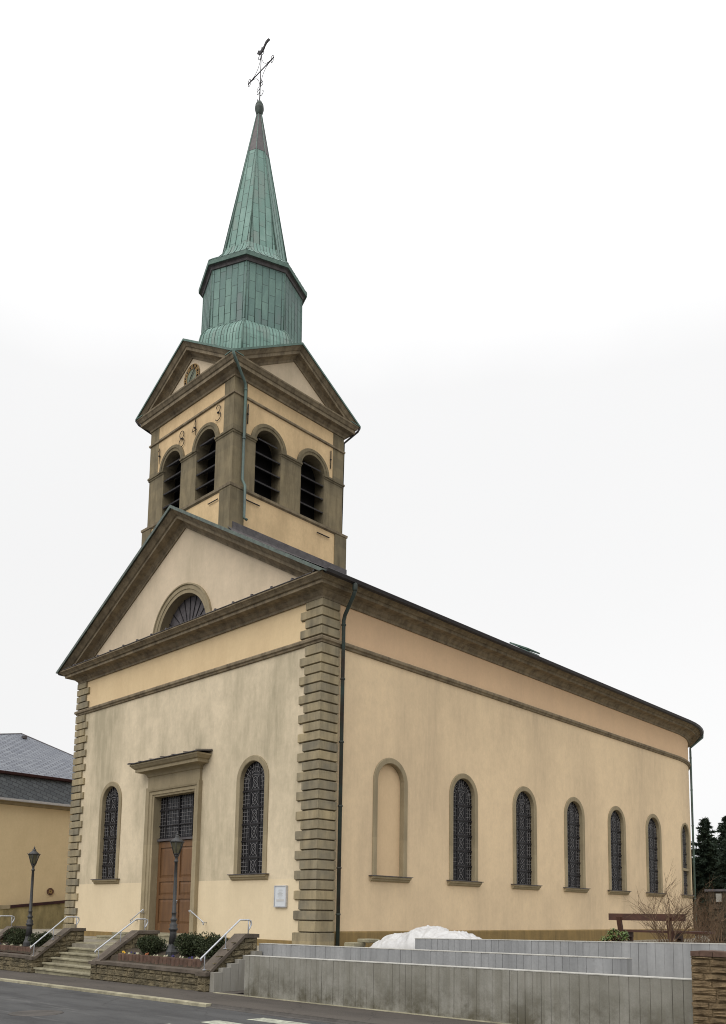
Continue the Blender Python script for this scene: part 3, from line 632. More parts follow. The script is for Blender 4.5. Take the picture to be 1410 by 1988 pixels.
def f2(mbx, T, k): wall(mbx, lambda u, z: T(u, .0, z), -TH+.58, TH-.58, 18.27, 20.45, tops_)
each('tower_wall', 'pl_tower', f2)
for sx in (-1, 1):
    for sy in (-1, 1):
        mb = MB(); a_, b_ = TH-.58, TH+.012
        mb.loft([[(sx*a_, sy*(TH-.02), z), (sx*a_, sy*b_, z), (sx*b_, sy*b_, z), (sx*b_, sy*a_, z), (sx*(TH-.02), sy*a_, z)] for z in (18.27, 20.45)]); mb.build('corner_strip', 'stone_t', tw_)
for k in range(4):
    T = T4(k)
    for a_, b_ in ((-OC+OR_-.03, OC-OR_+.03), (OC+OR_-.03, TH+.06), (-TH-.0, -OC-OR_+.03)):
        mb = MB(); mb.loft([[T(a_+q_, -.05, z), T(a_+q_, o_, z), T(b_-q_, o_, z), T(b_-q_, -.05, z)] for z, o_, q_ in ((18.15, .0, .03), (18.18, .03, .02), (18.22, .03, .02), (18.24, .065, 0), (18.31, .07, 0), (18.33, .0, .03))], False); mb.build('impost', 'stone_t', tw_)
mb = MB(); mb.loft([sq(.0, 19.64), sq(.06, 19.66), (sq(.065, 19.73)), sq(.0, 19.77)], True); mb.build('tower_string_course', 'cornice', tw_)
# belfry openings with louvres: one part each
bel = None
for k in range(4):
    T = T4(k)
    for s_ in (-1, 1):
        if bel is None:
            mb = MB(); n = 16
            rings = []
            for r_, y in ((OR_, .55), (OR_, -.04), (OR_+.10, -.05), (OR_+.11, -.075), (OR_+.22, -.08), (OR_+.24, -.055), (OR_+.24, .02)):
                rings.append([(-r_*math.cos(math.pi*j/n), y, OZS+r_*math.sin(math.pi*j/n)) for j in range(n+1)])
            mb.loft(rings)
            for sx in (-1, 1): mb.face([(sx*OR_, .0, OZ0-.1), (sx*OR_, .55, OZ0-.1), (sx*OR_, .55, OZS), (sx*OR_, .0, OZS)])
            bel = mb.build('belfry_opening', 'stone_t', tw_)
            mb = MB()
            for j in range(5):
                z = OZ0+.02+j*.56
                hw_ = OR_-.01 if z+.2 < OZS else max(.1, math.sqrt(max(.01, OR_**2-(z+.25-OZS)**2)))
                mb.obox((0, .24, z+.14), (hw_, 0, 0), (0, .22, .15), (0, -.012, .018))
            mb.build('louvre', 'louvre', bel)
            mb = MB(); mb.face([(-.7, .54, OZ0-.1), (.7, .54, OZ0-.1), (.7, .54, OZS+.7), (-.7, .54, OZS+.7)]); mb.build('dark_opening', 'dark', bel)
            c = bel
        else: c = copy_tree(bel, church)
        c.location = Vector(T(s_*OC, 0, 0))+Vector((CX, TCY, 0)); c.rotation_euler = (0, 0, k*math.pi/2)
# tower cornice, four gables
sqp = [(-TH, -TH), (TH, -TH), (TH, TH), (-TH, TH)]
mb = MB(); plan_sweep(mb, sqp, [(0, 20.30), (.05, 20.31), (.06, 20.38), (.12, 20.43), (.16, 20.48), (.18, 20.49), (.33, 20.53), (.33, 20.66), (.37, 20.68), (.42, 20.76), (.46, 20.80), (.47, 20.85), (0, 20.9)]); mb.build('tower_cornice', 'cornice', tw_)
TS = .612; TE = .49
def f5(mbx, T, k):
    wall(mbx, lambda u, z: T(u, .0, z), -TH+.12, TH-.12, 20.80, lambda u: 22.45-TS*abs(u))
each('tower_gable_wall', 'pl_tymp', f5)
TRP = [(0.0, -.04), (.04, -.04), (.05, .03), (.10, .07), (.15, .11), (.18, .12), (.32, .14), (.32, .24), (.36, .26), (.41, .33), (.45, .37), (.46, .41), (.46, .43), (0, .43)]
def f6(mbx, T, k):
    h_ = TH+TE-.02; rake_sweep(mbx, 0, h_, 22.84-.43/math.cos(math.atan(TS))-TS*h_, TS, TRP, T)
clip(four('tower_gable_cornice', 'cornice', f6), 20.86)
def f7(mbx, T, k):
    h_ = TH+TE; rake_sweep(mbx, 0, h_, 22.84-TS*h_, TS, [(.0, 0), (.48, .0), (.485, -.04), (.50, -.045), (.50, .03), (.0, .03)], T)
clip(four('tower_gable_flashing', 'copper_s', f7), 20.80)
# crossed roofs
mb = MB(); h_ = TH+TE; zc_ = 22.87
for k in range(4):
    m = Matrix.Rotation(k*math.pi/2, 4, 'Z')
    for sx in (-1, 1):
        pts = [m @ Vector(p) for p in ((0, -h_, zc_), (sx*h_, -h_, zc_-TS*h_), (0, 0, zc_))]
        mb.face(pts, [(0, 0), (sx*h_, 0), (0, h_)])
mb.build('crossed_roof', 'copper', tw_)
# octagonal pieces: corners on the axes and diagonals
def octa(name, mat, prof, a0=0.0, z_uv=0):
    mb = MB(); vv = 0
    for (r1, z1), (r2, z2) in zip(prof, prof[1:]):
        L = math.hypot(r2-r1, z2-z1); c_ = 2*math.sin(math.pi/8)
        for j in range(8):
            A, B = a0+j*math.pi/4, a0+(j+1)*math.pi/4
            w1, w2 = r1*c_/2, r2*c_/2; off = j*.37+.135
            mb.face([(r1*math.cos(A), r1*math.sin(A), z1), (r1*math.cos(B), r1*math.sin(B), z1), (r2*math.cos(B), r2*math.sin(B), z2), (r2*math.cos(A), r2*math.sin(A), z2)],
                    [(-w1+off*0+.135+j*5.4, vv+j*.23), (w1+.135+j*5.4, vv+j*.23), (w2+.135+j*5.4, vv+L+j*.23), (-w2+.135+j*5.4, vv+L+j*.23)])
        vv += L
    return mb.build(name, mat, tw_)
octa('skirt_roof', 'copper', [(2.56, 21.2), (2.56, 22.7), (2.53, 23.1), (2.46, 23.4), (2.34, 23.65), (2.2, 23.82), (2.08, 23.92), (2.0, 23.96)])
octa('drum', 'copper_d', [(2.08, 23.9), (2.05, 26.7)])
octa('drum_eave', 'lead', [(2.0, 26.45), (2.10, 26.47), (2.13, 26.58), (2.23, 26.62), (2.24, 26.62)])
octa('drum_fascia', 'copper_s', [(2.22, 26.60), (2.26, 26.60), (2.27, 26.76), (2.20, 26.80)])
octa('flared_roof', 'copper', [(2.24, 26.80), (2.05, 26.98), (1.78, 27.22), (1.56, 27.52), (1.42, 27.85)])
octa('spire', 'copper', [(1.42, 27.85), (.48, 33.0)])
octa('spire_tip', 'copper_b', [(.495, 32.97), (.12, 34.98), (.10, 35.1)])
mb = MB()   # standing seams
SK = [(2.56, 22.2), (2.56, 22.7), (2.53, 23.1), (2.46, 23.4), (2.34, 23.65), (2.2, 23.82), (2.08, 23.94)]
FL = [(2.24, 26.80), (2.05, 26.98), (1.78, 27.22), (1.56, 27.52), (1.42, 27.85)]
ap = math.cos(math.pi/8)
for j in range(8):
    A = (j+.5)*math.pi/4; n_ = Vector((math.cos(A), math.sin(A), 0)); t_v = Vector((-n_.y, n_.x, 0))
    for u in (-.81, -.54, -.27, 0, .27, .54, .81):
        mb.tube([n_*(r_*ap+.004)+t_v*u+Vector((0, 0, z_)) for r_, z_ in SK if abs(u) < r_*.38], .014, 5)
        pts = [n_*(r_*ap+.004)+t_v*u+Vector((0, 0, z_)) for r_, z_ in FL if abs(u) < r_*.38]
        if len(pts) > 1: mb.tube(pts, .015, 5)
    for u in (-.675, -.405, -.135, .135, .405, .675):
        mb.tube([n_*(2.08*ap)+t_v*u+Vector((0, 0, 23.95)), n_*(2.05*ap)+t_v*u+Vector((0, 0, 26.5))], .013, 5)
    for u in (-.405, -.135, .135, .405):
        zt_ = 27.85+5.15*min(1, (1-abs(u)/(1.42*.383))/(1-.48/1.42)) if abs(u) > .15 else 32.9
        rt_ = 1.42-(1.42-.48)*(zt_-27.85)/5.15
        mb.tube([n_*(1.42*ap)+t_v*u+Vector((0, 0, 27.85)), n_*(rt_*ap)+t_v*u+Vector((0, 0, zt_))], .012, 5)
mb.build('standing_seams', 'copper_d2', tw_)
mb = MB()   # hip rolls
for j in range(8):
    A = j*math.pi/4; c_, s_ = math.cos(A), math.sin(A)
    mb.tube([(1.43*c_, 1.43*s_, 27.85), (.13*c_, .13*s_, 35.0)], [.03, .015], 6)
    mb.tube([(2.07*c_, 2.07*s_, 24.0), (2.05*c_, 2.05*s_, 26.5)], .025, 6)
    mb.tube([(r_*c_, r_*s_, z_) for r_, z_ in ((2.57, 22.2), (2.56, 22.7), (2.53, 23.1), (2.46, 23.4), (2.34, 23.65), (2.2, 23.82), (2.08, 23.94))], .035, 6)
    mb.tube([(r_*c_, r_*s_, z_) for r_, z_ in ((2.24, 26.80), (2.05, 26.99), (1.78, 27.23), (1.56, 27.53), (1.43, 27.85))], .025, 6)
mb.build('hip_rolls', 'copper_s', tw_)
mb = MB(); mb.lathe((0, 0, 35.0), [(.09, 0), (.13, .05), (.16, .18), (.195, .32), (.19, .42), (.17, .47), (.18, .5), (.15, .58), (.10, .68), (.03, .74)], 20); mb.build('finial_ball', 'copper_ball', tw_)
# cross and weathercock
mb = MB(); mb.tube([(0, 0, 35.6), (0.0, 0, 38.12)], [.026, .016], 8); mb.tube([(-.88, 0, 37.2), (.88, 0, 37.2)], .022, 8)
for sx in (-1, 1):
    mb.tube([(sx*.62, 0, 37.2), (sx*.88, 0, 37.2)], .028, 6)
    for sz in (-1, 1):
        mb.tube([(sx*(.62-.55*math.sin(t)), 0, 37.2+sz*(.72-.67*math.cos(t))) if False else (sx*.6*(1-math.sin(t))+sx*.03, 0, 37.2+sz*(.75*(1-math.cos(t)))+sz*.03) for t in [math.pi/2*i/8 for i in range(9)]], .012, 5)
        for cx_, cz_, r_ in ((sx*.78, 37.2+sz*.09, .075), ):
            mb.tube([(cx_+r_*math.cos(t), 0, cz_+sz*r_*math.sin(t)) for t in [math.pi*1.6*i/10-.6 for i in range(11)]], .013, 5)
for z_, sx, r_ in ((36.05, 1, .11), (36.25, -1, .10), (36.42, -1, .08), (36.5, 1, .09), (36.62, 1, .06), (37.93, -1, .09), (38.02, 1, .08), (35.85, -1, .08)):
    mb.tube([(sx*(r_+.01)+r_*math.cos(t)*sx, 0, z_+r_*math.sin(t)) for t in [math.pi+math.pi*1.4*i/10 for i in range(11)]], .014, 5)
mb.build('cross', 'iron', tw_)
mb = MB()
outl = [(-.30, 38.62), (-.36, 38.52), (-.30, 38.50), (-.28, 38.38), (-.20, 38.22), (-.05, 38.14), (.12, 38.18), (.26, 38.34), (.34, 38.52), (.44, 38.62), (.58, 38.66), (.66, 38.60), (.72, 38.70), (.66, 38.86), (.5, 38.92), (.36, 38.86), (.22, 38.62), (.12, 38.52), (.05, 38.78), (.02, 38.52), (-.10, 38.50), (-.18, 38.60), (-.20, 38.74), (-.24, 38.66), (-.27, 38.76)]
outl = [(x*.78, 38.06+(z-38.14)*.48) for x, z in outl]
mb.loft([[(x, y, z) for x, z in outl] for y in (-.025, .025)], True, True, True); mb.tube([(-.1, 0, 38.1), (-.2, 0, 37.98)], .01, 5); mb.build('weathercock', 'iron', tw_)
# clock (front) sits on the gable wall
mb = MB(); cy_ = -TH-.03; CZ = 21.50; c0 = Vector((0, cy_, CZ))
mb.loft([[(.31*math.cos(t), cy_+dy, CZ+.31*math.sin(t)) for t in [2*math.pi*i/40 for i in range(40)]] for dy in (.03, 0)], True, False, True); clk = mb.build('clock', 'clock_face', tw_)
mb = MB()
for r_ in (.50, .33): mb.tube([(r_*math.cos(t), cy_-.01, CZ+r_*math.sin(t)) for t in [2*math.pi*i/48 for i in range(49)]], .016, 6, cap=False)
for i in range(12):
    t = math.pi/6*i; d = Vector((math.sin(t), 0, math.cos(t))); n_ = Vector((d.z, 0, -d.x)); w_ = .018
    for q_ in ((-.05, 0, .05) if i % 3 else (-.035, .035)): mb.obox(c0+d*.415+n_*q_, d*.075, n_*w_*.8, (0, .012, 0))
mb.build('clock_numerals', 'gold', clk)
mb = MB(); ring = [(0.36, 0.0), (.49, 0.0)]
mb.loft([[(r_*math.cos(t), cy_+.015, CZ+r_*math.sin(t)) for t in [2*math.pi*i/48 for i in range(48)]] for r_ in (.33, .50)], True); mb.build('clock_ring', 'iron', clk)
mb = MB()
for t, L in ((R(40), .36), (R(215), .26)):
    d = Vector((math.sin(t), 0, math.cos(t))); n_ = Vector((d.z, 0, -d.x)); mb.obox(c0+d*L*.4+Vector((0, -.035, 0)), d*L*.62, n_*.016, (0, .006, 0))
mb.build('clock_hands', 'iron', clk)
# iron year numerals 1 8 4 3 used as wall anchors
def numeral(name, strokes, u, z):
    mb = MB()
    for s_ in strokes: mb.tube([(u+a_, -TH-.05, z+b_) for a_, b_ in s_], .014, 6)
    mb.lathe((u, -TH-.05, z), [(.0, -.04), (.04, -.02), (.04, .02), (0, .04)], 8); return mb.build(name, 'iron', tw_)
def arcp(cx_, cz_, rx, rz_, a0, a1, n=12): return [(cx_+rx*math.cos(R(a0+(a1-a0)*i/n)), cz_+rz_*math.sin(R(a0+(a1-a0)*i/n))) for i in range(n+1)]
numeral('year_numeral', [arcp(0, .16, .13, .14, 170, -80)+arcp(0, -.14, .17, .16, 85, -150)], 1.86, 19.23)
numeral('year_numeral', [[(.06, -.33), (.06, .33), (-.17, -.12), (.14, -.12)]], .38, 19.24)
numeral('year_numeral', [arcp(0, .16, .14, .15, -90, 270, 18), arcp(0, -.16, .17, .17, 90, 450, 18)], -.48, 19.14)
numeral('year_numeral', [[(0, -.33), (0, .33), (-.08, .22)]], -2.02, 19.0)
mb = MB()   # plain tie bars on the right side of the tower
for u, z in ((.58-TCY, 19.09), (4.78-TCY, 19.09)):
    mb.tube([(TH+.04, u, z-.38), (TH+.04, u, z+.38)], .022, 6); mb.lathe((TH+.04, u, z), [(0, -.05), (.045, 0), (0, .05)], 8)
for u in (-1.9, 1.62):
    mb.tube([(TH+.15, u-.33, 15.72), (TH+.15, u+.33, 15.72)], .022, 6)
mb.tube([(1.6, -TH-.15, 15.72), (2.2, -TH-.15, 15.72)], .02, 6)
mb.build('tie_bar', 'iron', tw_)
# tower rainwater pipes
mb = MB(); h_ = TH+TE
mb.tube([(h_-.02, -h_+.02, 20.82), (h_-.06, -h_+.12, 20.70), (TH+.13, -TH+.35, 20.18), (TH+.10, -TH+.42, 20.0), (TH+.09, -TH+.42, 16.45), (TH+.26, -TH+.42, 16.15), (TH+.26, -TH+.42, 14.95), (TH+.34, -TH+.5, 14.86)], .052, 10)
for z in (19.9, 18.0): mb.lathe((TH+.10, -TH+.42, z), [(.055, 0), (.07, .01), (.07, .05), (.055, .06)], 10)
mb.build('downpipe', 'pipe_g', tw_)
mb = MB(); mb.tube([(-h_+.03, -h_+.02, 20.8), (-h_+.08, -h_+.12, 20.66), (-TH-.1, -TH+.45, 20.25), (-TH-.1, -TH+.5, 16.3)], .045, 8); mb.build('downpipe', 'black', tw_)
mb = MB(); mb.tube([(h_-.03, h_-.02, 20.8), (h_-.1, h_-.06, 20.66), (TH-.1, TH+.12, 20.2), (TH-.15, TH+.12, 16.3)], .045, 8); mb.build('downpipe', 'black', tw_)

# ------------------------------------------------------------------ notice board
nb = empty('notice_board', (-1.56, -.01, 1.12), 'small framed glass notice board on the front wall left of the corner quoins', 'notice board')
mb = MB(); mb.box((-.285, -.05, 0), (.285, .0, .67)); mb.box((-.285, -.07, 0), (-.25, -.05, .67)); mb.box((.25, -.07, 0), (.285, -.05, .67)); mb.box((-.25, -.07, 0), (.25, -.05, .03)); mb.box((-.25, -.07, .64), (.25, -.05, .67)); mb.build('frame', 'steel', nb)
mb = MB(); mb.box((-.245, -.056, .035), (.245, -.052, .635)); mb.build('sheet', 'paper', nb)
mb = MB()
for i, (z, a_, b_) in enumerate([(.53, -.08, .1), (.50, -.1, .12), (.46, -.07, .07), (.42, -.12, .12), (.385, -.12, .1), (.35, -.1, .12), (.315, -.12, .09), (.28, -.05, .06)]): mb.box((a_, -.0585, z), (b_, -.0575, z+.008))
mb.build('faint_print', 'conc', nb)
mb = MB(); mb.box((-.17, -.062, .185), (.19, -.058, .25)); mb.build('slip', 'white', nb)

# ------------------------------------------------------------------ ground, road, sidewalk
def zw(x): return -.885+.0095*x        # sidewalk height
def slab(name, mat, x0, x1, y0, y1, dz, n=1, kind='structure', label=None, cat=None, dzb=None):
    mb = MB(); mb.face([(x0, y0, zw(x0)+dz), (x1, y0, zw(x1)+dz), (x1, y1, zw(x1)+dz), (x0, y1, zw(x0)+dz)])
    o = mb.build(name, mat, fix=False); tag(o, label, cat, None, kind); return o
mb = MB()
G = 400
mb.face([(-G, -4.2, -.08), (G, -4.2, -.08), (G, G, -.08), (-G, G, -.08)])
mb.face([(-G, -4.2, -5.0), (G, -4.2, -5.0), (G, -4.2, -.08), (-G, -4.2, -.08)])
tag(mb.build('ground', 'gravel'), kind='structure')
mb = MB(); mb.face([(-60, -G, zw(-60)-.06), (60, -G, zw(60)-.06), (60, -7.0, zw(60)-.06), (-60, -7.0, zw(-60)-.06)])
tag(mb.build('road', 'road'), kind='structure')
slab('sidewalk', 'walk', -60, 60, -6.98, -4.19, 0)
mb = MB()
def kerbrun(mb, x0, x1, y0, y1, dz):
    mb.loft([[(x, y0, zw(x)-.3), (x, y0, zw(x)+dz-.01), (x, y0+.012, zw(x)+dz), (x, y1, zw(x)+dz)] for x in (x0, x1)], False, True, True)
x = -40
while x < 4.6:
    kerbrun(mb, x+.005, min(x+.995, 4.6), -7.11, -6.97, .006+random.uniform(-.003, .003)); x += 1
tag(mb.build('kerb', 'kerb'), kind='structure')
mb = MB(); kerbrun(mb, 4.6, 40, -7.11, -6.97, -.045)
mb.face([(4.6, -6.975, zw(4.6)+.004), (40, -6.975, zw(40)+.004), (40, -7.0, zw(40)-.044), (4.6, -7.0, zw(4.6)-.044)])
tag(mb.build('dropped_kerb', 'kerb_d'), kind='structure')
for i, (xx, y0, y1) in enumerate([(6.75, -7.80, -7.42), (6.5, -8.6, -8.22), (6.35, -9.45, -9.08)]):
    slab('crossing_stripe', 'paint', xx, xx+3.4, y0, y1, -.056, kind='structure')
mb = MB(); mz = zw(3.4)-.057; mb.lathe((3.4, -9.95, mz), [(.47, 0), (.47, .003), (.43, .005), (.0, .006)], 32); mh = mb.build('manhole_cover', 'kerb_d')
tag(mh, 'round iron manhole cover set in the asphalt road', 'manhole cover')
mb = MB(); mb.face([(3.0, -5.2, zw(3)+.02), (13.5, -5.2, -.15), (13.5, -4.0, -.15), (3.0, -4.0, zw(3)+.02)]); mb.face([(5.5, -4.0, -.06), (13.5, -4.0, -.10), (13.5, -2.8, -.10), (5.5, -2.8, -.06)])
tag(mb.build('ramp', 'walk', fix=False), kind='structure')
mb = MB(); mb.loft([[(x, -5.50, zw(x)-.02), (x, -5.50, zw(x)+.008), (x, -5.40, zw(x)+.012), (x, -5.40, zw(x)-.02)] for x in (2.6, 13.6)], True, True, True)
tag(mb.build('paved_edge_strip', 'kerb'), kind='structure')
# ------------------------------------------------------------------ stone planters, cheeks, steps
def rough_block(mb, T, a, b, c, d, base_out=0.0):
    """rock-faced block on a wall face. T(u, out, z)"""
    g = .008; a += g; b -= g; c += g; d -= g; o0 = base_out; nx = max(2, int((b-a)/.09)); rows = []
    zs = [c, c+.02, (c+d)/2, d-.02, d]
    for j, z in enumerate(zs):
        row = []
        for i in range(nx+1):
            u = a+(b-a)*i/nx; edge = (i in (0, nx)) or (j in (0, 4))
            row.append(T(u, o0+(.004 if edge else .03+random.uniform(-.012, .022)), z))
        rows.append(row)
    mb.loft(rows)
    mb.loft([[T(a, o0+.004, c), T(a, o0+.004, d)], [T(a, o0-.03, c), T(a, o0-.03, d)]]); mb.loft([[T(b, o0+.004, c), T(b, o0+.004, d)], [T(b, o0-.03, c), T(b, o0-.03, d)]])
    mb.loft([[T(a, o0+.004, d), T(b, o0+.004, d)], [T(a, o0-.03, d), T(b, o0-.03, d)]])
def block_face(mb, T, u0, u1, zb, ztf, course=.155):
    """coursed face from zb(u) up to ztf(u)"""
    z = min(zb(u0), zb(u1))-.1; k = 0
    zmax = max(ztf(u0), ztf(u1), ztf((u0+u1)/2))
    while z < zmax:
        u = u0; first = True
        while u < u1-.01:
            L = random.uniform(.26, .42) if not first else random.uniform(.15, .38); first = False
            v = min(u+L, u1)
            if u1-v < .1: v = u1
            t = min(z+course, min(ztf(u), ztf(v)))
            if t-z > .035: rough_block(mb, T, u, v, z, t)
            elif max(ztf(u), ztf(v)) > z+.03: rough_block(mb, T, u, v, z-.01, z+.03)
            u = v
        z += course; k += 1
    m_ = [u0+(u1-u0)*i/8 for i in range(9)]
    mb.loft([[T(u, -.012, zb(u)-.2) for u in m_], [T(u, -.012, ztf(u)) for u in m_]])
TFy = lambda y: (lambda u, o_, z: (u, y-o_, z))
TXp = lambda x: (lambda u, o_, z: (x+o_, u, z))
def cheek(x0, x1, y0, yb, y1, zl, zh, label, back=True):
    """sloping stair cheek: blocks on both faces, coping on top"""
    e0 = empty('stair_cheek_wall', (0, 0, 0), label, 'wall', 'stone stair cheek walls')
    zt = lambda y: (zl+(zh-zl)*min(1, max(0, (y-y0)/(yb-y0))))-.09
    zb = lambda y: zw(x1)-.05
    mb = MB(); block_face(mb, TXp(x1), y0, y1, zb, zt)
    Tn = lambda u, o_, z: (x0-o_, u, z); block_face(mb, Tn, y0, y1, zb, zt)
    block_face(mb, TFy(y0), x0, x1, lambda u: zw(u)-.05, lambda u: zl-.09)
    mb.loft([[(x0, y1, zw(x0)), (x1, y1, zw(x0))], [(x0, y1, zh-.09), (x1, y1, zh-.09)]])
    mb.build('masonry', 'ashlar', e0)
    mb = MB(); o_ = .05
    prof = [(y0-o_, zl), (y0+.04, zl+.0), (yb, zh), (y1+.03, zh)]
    mb.loft([[(x0-o_, y, z-.09), (x1+o_, y, z-.09), (x1+o_, y, z), (x0-o_, y, z)] for y, z in prof], True, True, True)
    mb.build('coping', 'cap', e0); return e0
def planter_wall(x0, x1, ztop, label):
    e0 = empty('planter_wall', (0, 0, 0), label, 'wall')
    mb = MB(); block_face(mb, TFy(-5.4), x0, x1, lambda u: zw(u)-.05, lambda u: ztop-.08); mb.build('masonry', 'ashlar', e0)
    mb = MB(); mb.box((x0-.02, -5.46, ztop-.08), (x1+.02, -5.06, ztop)); mb.build('coping', 'cap', e0)
    return e0
planter_wall(-2.80, 2.0, -.405, 'low rock-faced planter wall below the lamp in front of the door')
planter_wall(-10.45, -6.98, -.455, 'low rock-faced planter wall at the left, under the far lamp')
cheek(-3.1, -2.8, -5.42, -4.2, -3.55, -.42, .40, 'sloping stone wall with handrail on the right of the front steps')
cheek(-6.95, -6.62, -5.42, -4.28, -3.80, -.47, .385, 'sloping stone wall with handrail on the left of the front steps')
cheek(2.0, 2.32, -5.5, -4.45, -4.05, -.42, .44, 'sloping stone wall nearest the corner, beside the stepped concrete')
cheek(-10.85, -10.5, -5.45, -4.4, -3.9, -.50, .37, 'sloping stone wall at the far left picture edge')
# planter soil
for x0, x1, nm in ((-2.8, 2.0, ''), (-10.5, -6.95, '')):
    mb = MB(); mb.loft([[(x, y, z+random.uniform(-.01, .015)) for x in [x0+(x1-x0)*i/20 for i in range(21)]] for y, z in ((-5.08, -.43), (-5.0, -.27), (-4.8, -.22), (-4.5, -.12), (-4.15, -.07))]); tag(mb.build('soil_bed', 'soil'), kind='structure')
# stairs
def stairs(x0, x1, label, yf=-5.38, yl=-4.10, n=6, zt=-.045):
    e0 = empty('stone_stairs', ((x0+x1)/2, yf, zw(x0)), label, 'stairs', None); zb = zw((x0+x1)/2)
    ox, oy, oz = e0.location
    for k in range(n):
        z1 = zb+(zt-zb)*(k+1)/n; y0 = yf+(yl-yf)*k/(n-1)
        mb = MB(); d = .0
        ye = -3.2 if k == n-1 else y0+(yl-yf)/(n-1)+.05
        mb.loft([[(x0-ox, y0+dy-oy, z-oz), (x1-ox, y0+dy-oy, z-oz), (x1-ox, ye-oy, z-oz), (x0-ox, ye-oy, z-oz)] for z, dy in ((z1-.26, .05), (z1-.055, .05), (z1-.05, 0), (z1-.012, 0), (z1, .012))], True, False, True)
        mb.build('step', 'step', e0)
    return e0
stairs(-6.62, -3.1, 'worn stone front steps between two railed walls, left of the door lamp')
stairs(-14.2, -10.85, 'stone steps beyond the far left planter, cut by the picture edge')
# handrails
def rail(xc, y0, z0, yb, zb, ye, label):
    e0 = empty('handrail', (xc, y0, z0), label, 'handrail', 'steel stair handrails')
    P = lambda y, z, x=0: (x, y-y0, z-z0)
    mb = MB(); mb.tube([P(y0-.03, z0+.16), P(y0-.05, z0+.21), P(y0-.0, z0+.25), P(yb, zb), P(ye, zb), P(ye+.07, zb-.02), P(ye+.09, zb-.1), P(ye+.04, zb-.2), P(ye+.0, zb-.24)], .021, 8); mb.build('rail', 'steel', e0)
    for y, zf in ((y0+.06, z0), ((y0+yb)/2+.12, None), (ye, None)):
        t = min(1, (y-y0)/(yb-y0)); zt = z0+.25+(zb-z0-.25)*t
        zf = zt-.34 if t < 1 else zb-.36
        mb = MB(); mb.tube([P(y, zt), P(y, zt-.1), P(y, zf)], .014, 8); mb.box((-.045, y-y0-.03, zf-z0-.012), (.045, y-y0+.03, zf-z0+.004)); mb.build('post', 'steel', e0)
    return e0
rail(2.16, -5.5, -.33, -4.46, .77, -4.2, 'steel handrail on the sloping wall nearest the corner')
rail(-2.95, -5.35, -.37, -4.18, .72, -3.9, 'steel handrail in the middle, right of the front steps')
rail(-6.78, -5.38, -.40, -4.33, .73, -4.0, 'steel handrail left of the front steps')
rail(-10.68, -5.4, -.42, -4.75, .71, -4.35, 'steel handrail at the far left picture edge')
# edging blocks and flowers
eb = None
def edging(x0, x1, z, grp, lab):
    global eb
    x = x0
    while x < x1-.1:
        if eb is None:
            mb = MB(); pr_ = [(-.085, 0), (-.085, -.03), (-.06, -.055), (.06, -.055), (.085, -.03), (.085, 0), (.085, .05), (-.085, .05)]
            mb.loft([[(a_*s_, b_*s_, zz) for a_, b_ in pr_] for zz, s_ in ((-.12, 1), (.085, 1), (.10, .9))], True, True, True); eb = mb.build('edging_block', 'edging'); o = eb
        else: o = eb.copy(); COL.objects.link(o)
        o.location = (x+.09, -5.0+random.uniform(-.008, .008), z+random.uniform(-.008, .008)); o.rotation_euler = (0, 0, random.uniform(-.05, .05))
        tag(o, lab, 'edging block', grp); x += .181
edging(-2.35, 1.45, -.29, 'edging blocks of the lamp planter', 'red-brown concrete edging block in the row before the bed under the door lamp')
edging(-10.3, -7.6, -.33, 'edging blocks of the left planter', 'red-brown concrete edging block in the row before the far left bed')
FC = {'yellow': srgb(206, 160, 44), 'white': srgb(176, 172, 146), 'violet': srgb(52, 44, 92), 'orange': srgb(140, 84, 52)}
for k_, c_ in FC.items(): MT['fl_'+k_] = mat_simple(k_+'_petal', c_, c_, 8, 0.7)
def pansy(x, y, z, colr, label):
    e0 = empty('pansy', (x, y, z), label, 'flower', 'pansies in the beds')
    mb = MB()
    for i in range(26):
        t = random.uniform(0, 6.28); r_ = random.uniform(.02, .1); h = random.uniform(.0, .07); c_ = Vector((r_*math.cos(t), r_*math.sin(t), h)); d = Vector((math.cos(t), math.sin(t), random.uniform(-.2, .8))).normalized()*.03; n_ = Vector((-d.y, d.x, random.uniform(-.01, .01)))*.6
        mb.face([c_-n_, c_+d*.2, c_+n_, c_+d*1.5])
    mb.build('leaves', 'leaf_r', e0, fix=False)
    mb = MB()
    for j in range(4):
        c_ = Vector((random.uniform(-.09, .09), random.uniform(-.09, .0), random.uniform(.05, .10)))
        nrm = Vector((random.uniform(-.3, .7), -1, .5)).normalized(); ax = nrm.cross(Vector((0, 0, 1))).normalized(); ay = ax.cross(nrm)
        for i in range(5):
            t = 2*math.pi*i/5+.3; cc = c_+(ax*math.cos(t)+ay*math.sin(t))*.015
            mb.face([cc+(ax*math.cos(q)+ay*math.sin(q))*.015+nrm*.004*(i % 2) for q in [math.pi/3*m_ for m_ in range(6)]])
    mb.build('petals', 'fl_'+colr, e0, fix=False)
for x, c_, lab in ((-2.31, 'yellow', 'bright yellow pansy at the left end of the door lamp bed'), (-2.0, 'white', 'pale pansy second from the left end of the door lamp bed'), (-1.74, 'violet', 'dark violet pansy in the bed left of the door lamp'), (-1.49, 'white', 'cream pansy just right of a dark one, left of the door lamp'), (-1.05, 'orange', 'small orange pansy left of the door lamp base'), (-.72, 'white', 'small white pansy nearest left of the door lamp base'), (-.30, 'white', 'white pansy directly in front of the door lamp base'), (.02, 'violet', 'dark violet pansy just right of the door lamp base'), (.44, 'white', 'cream pansy right of the door lamp base'), (.80, 'violet', 'violet pansy near the handrail at the right of the lamp bed'), (1.08, 'white', 'white pansy nearest the handrail at the right of the lamp bed')):
    pansy(x, -4.88, -.25, c_, lab)
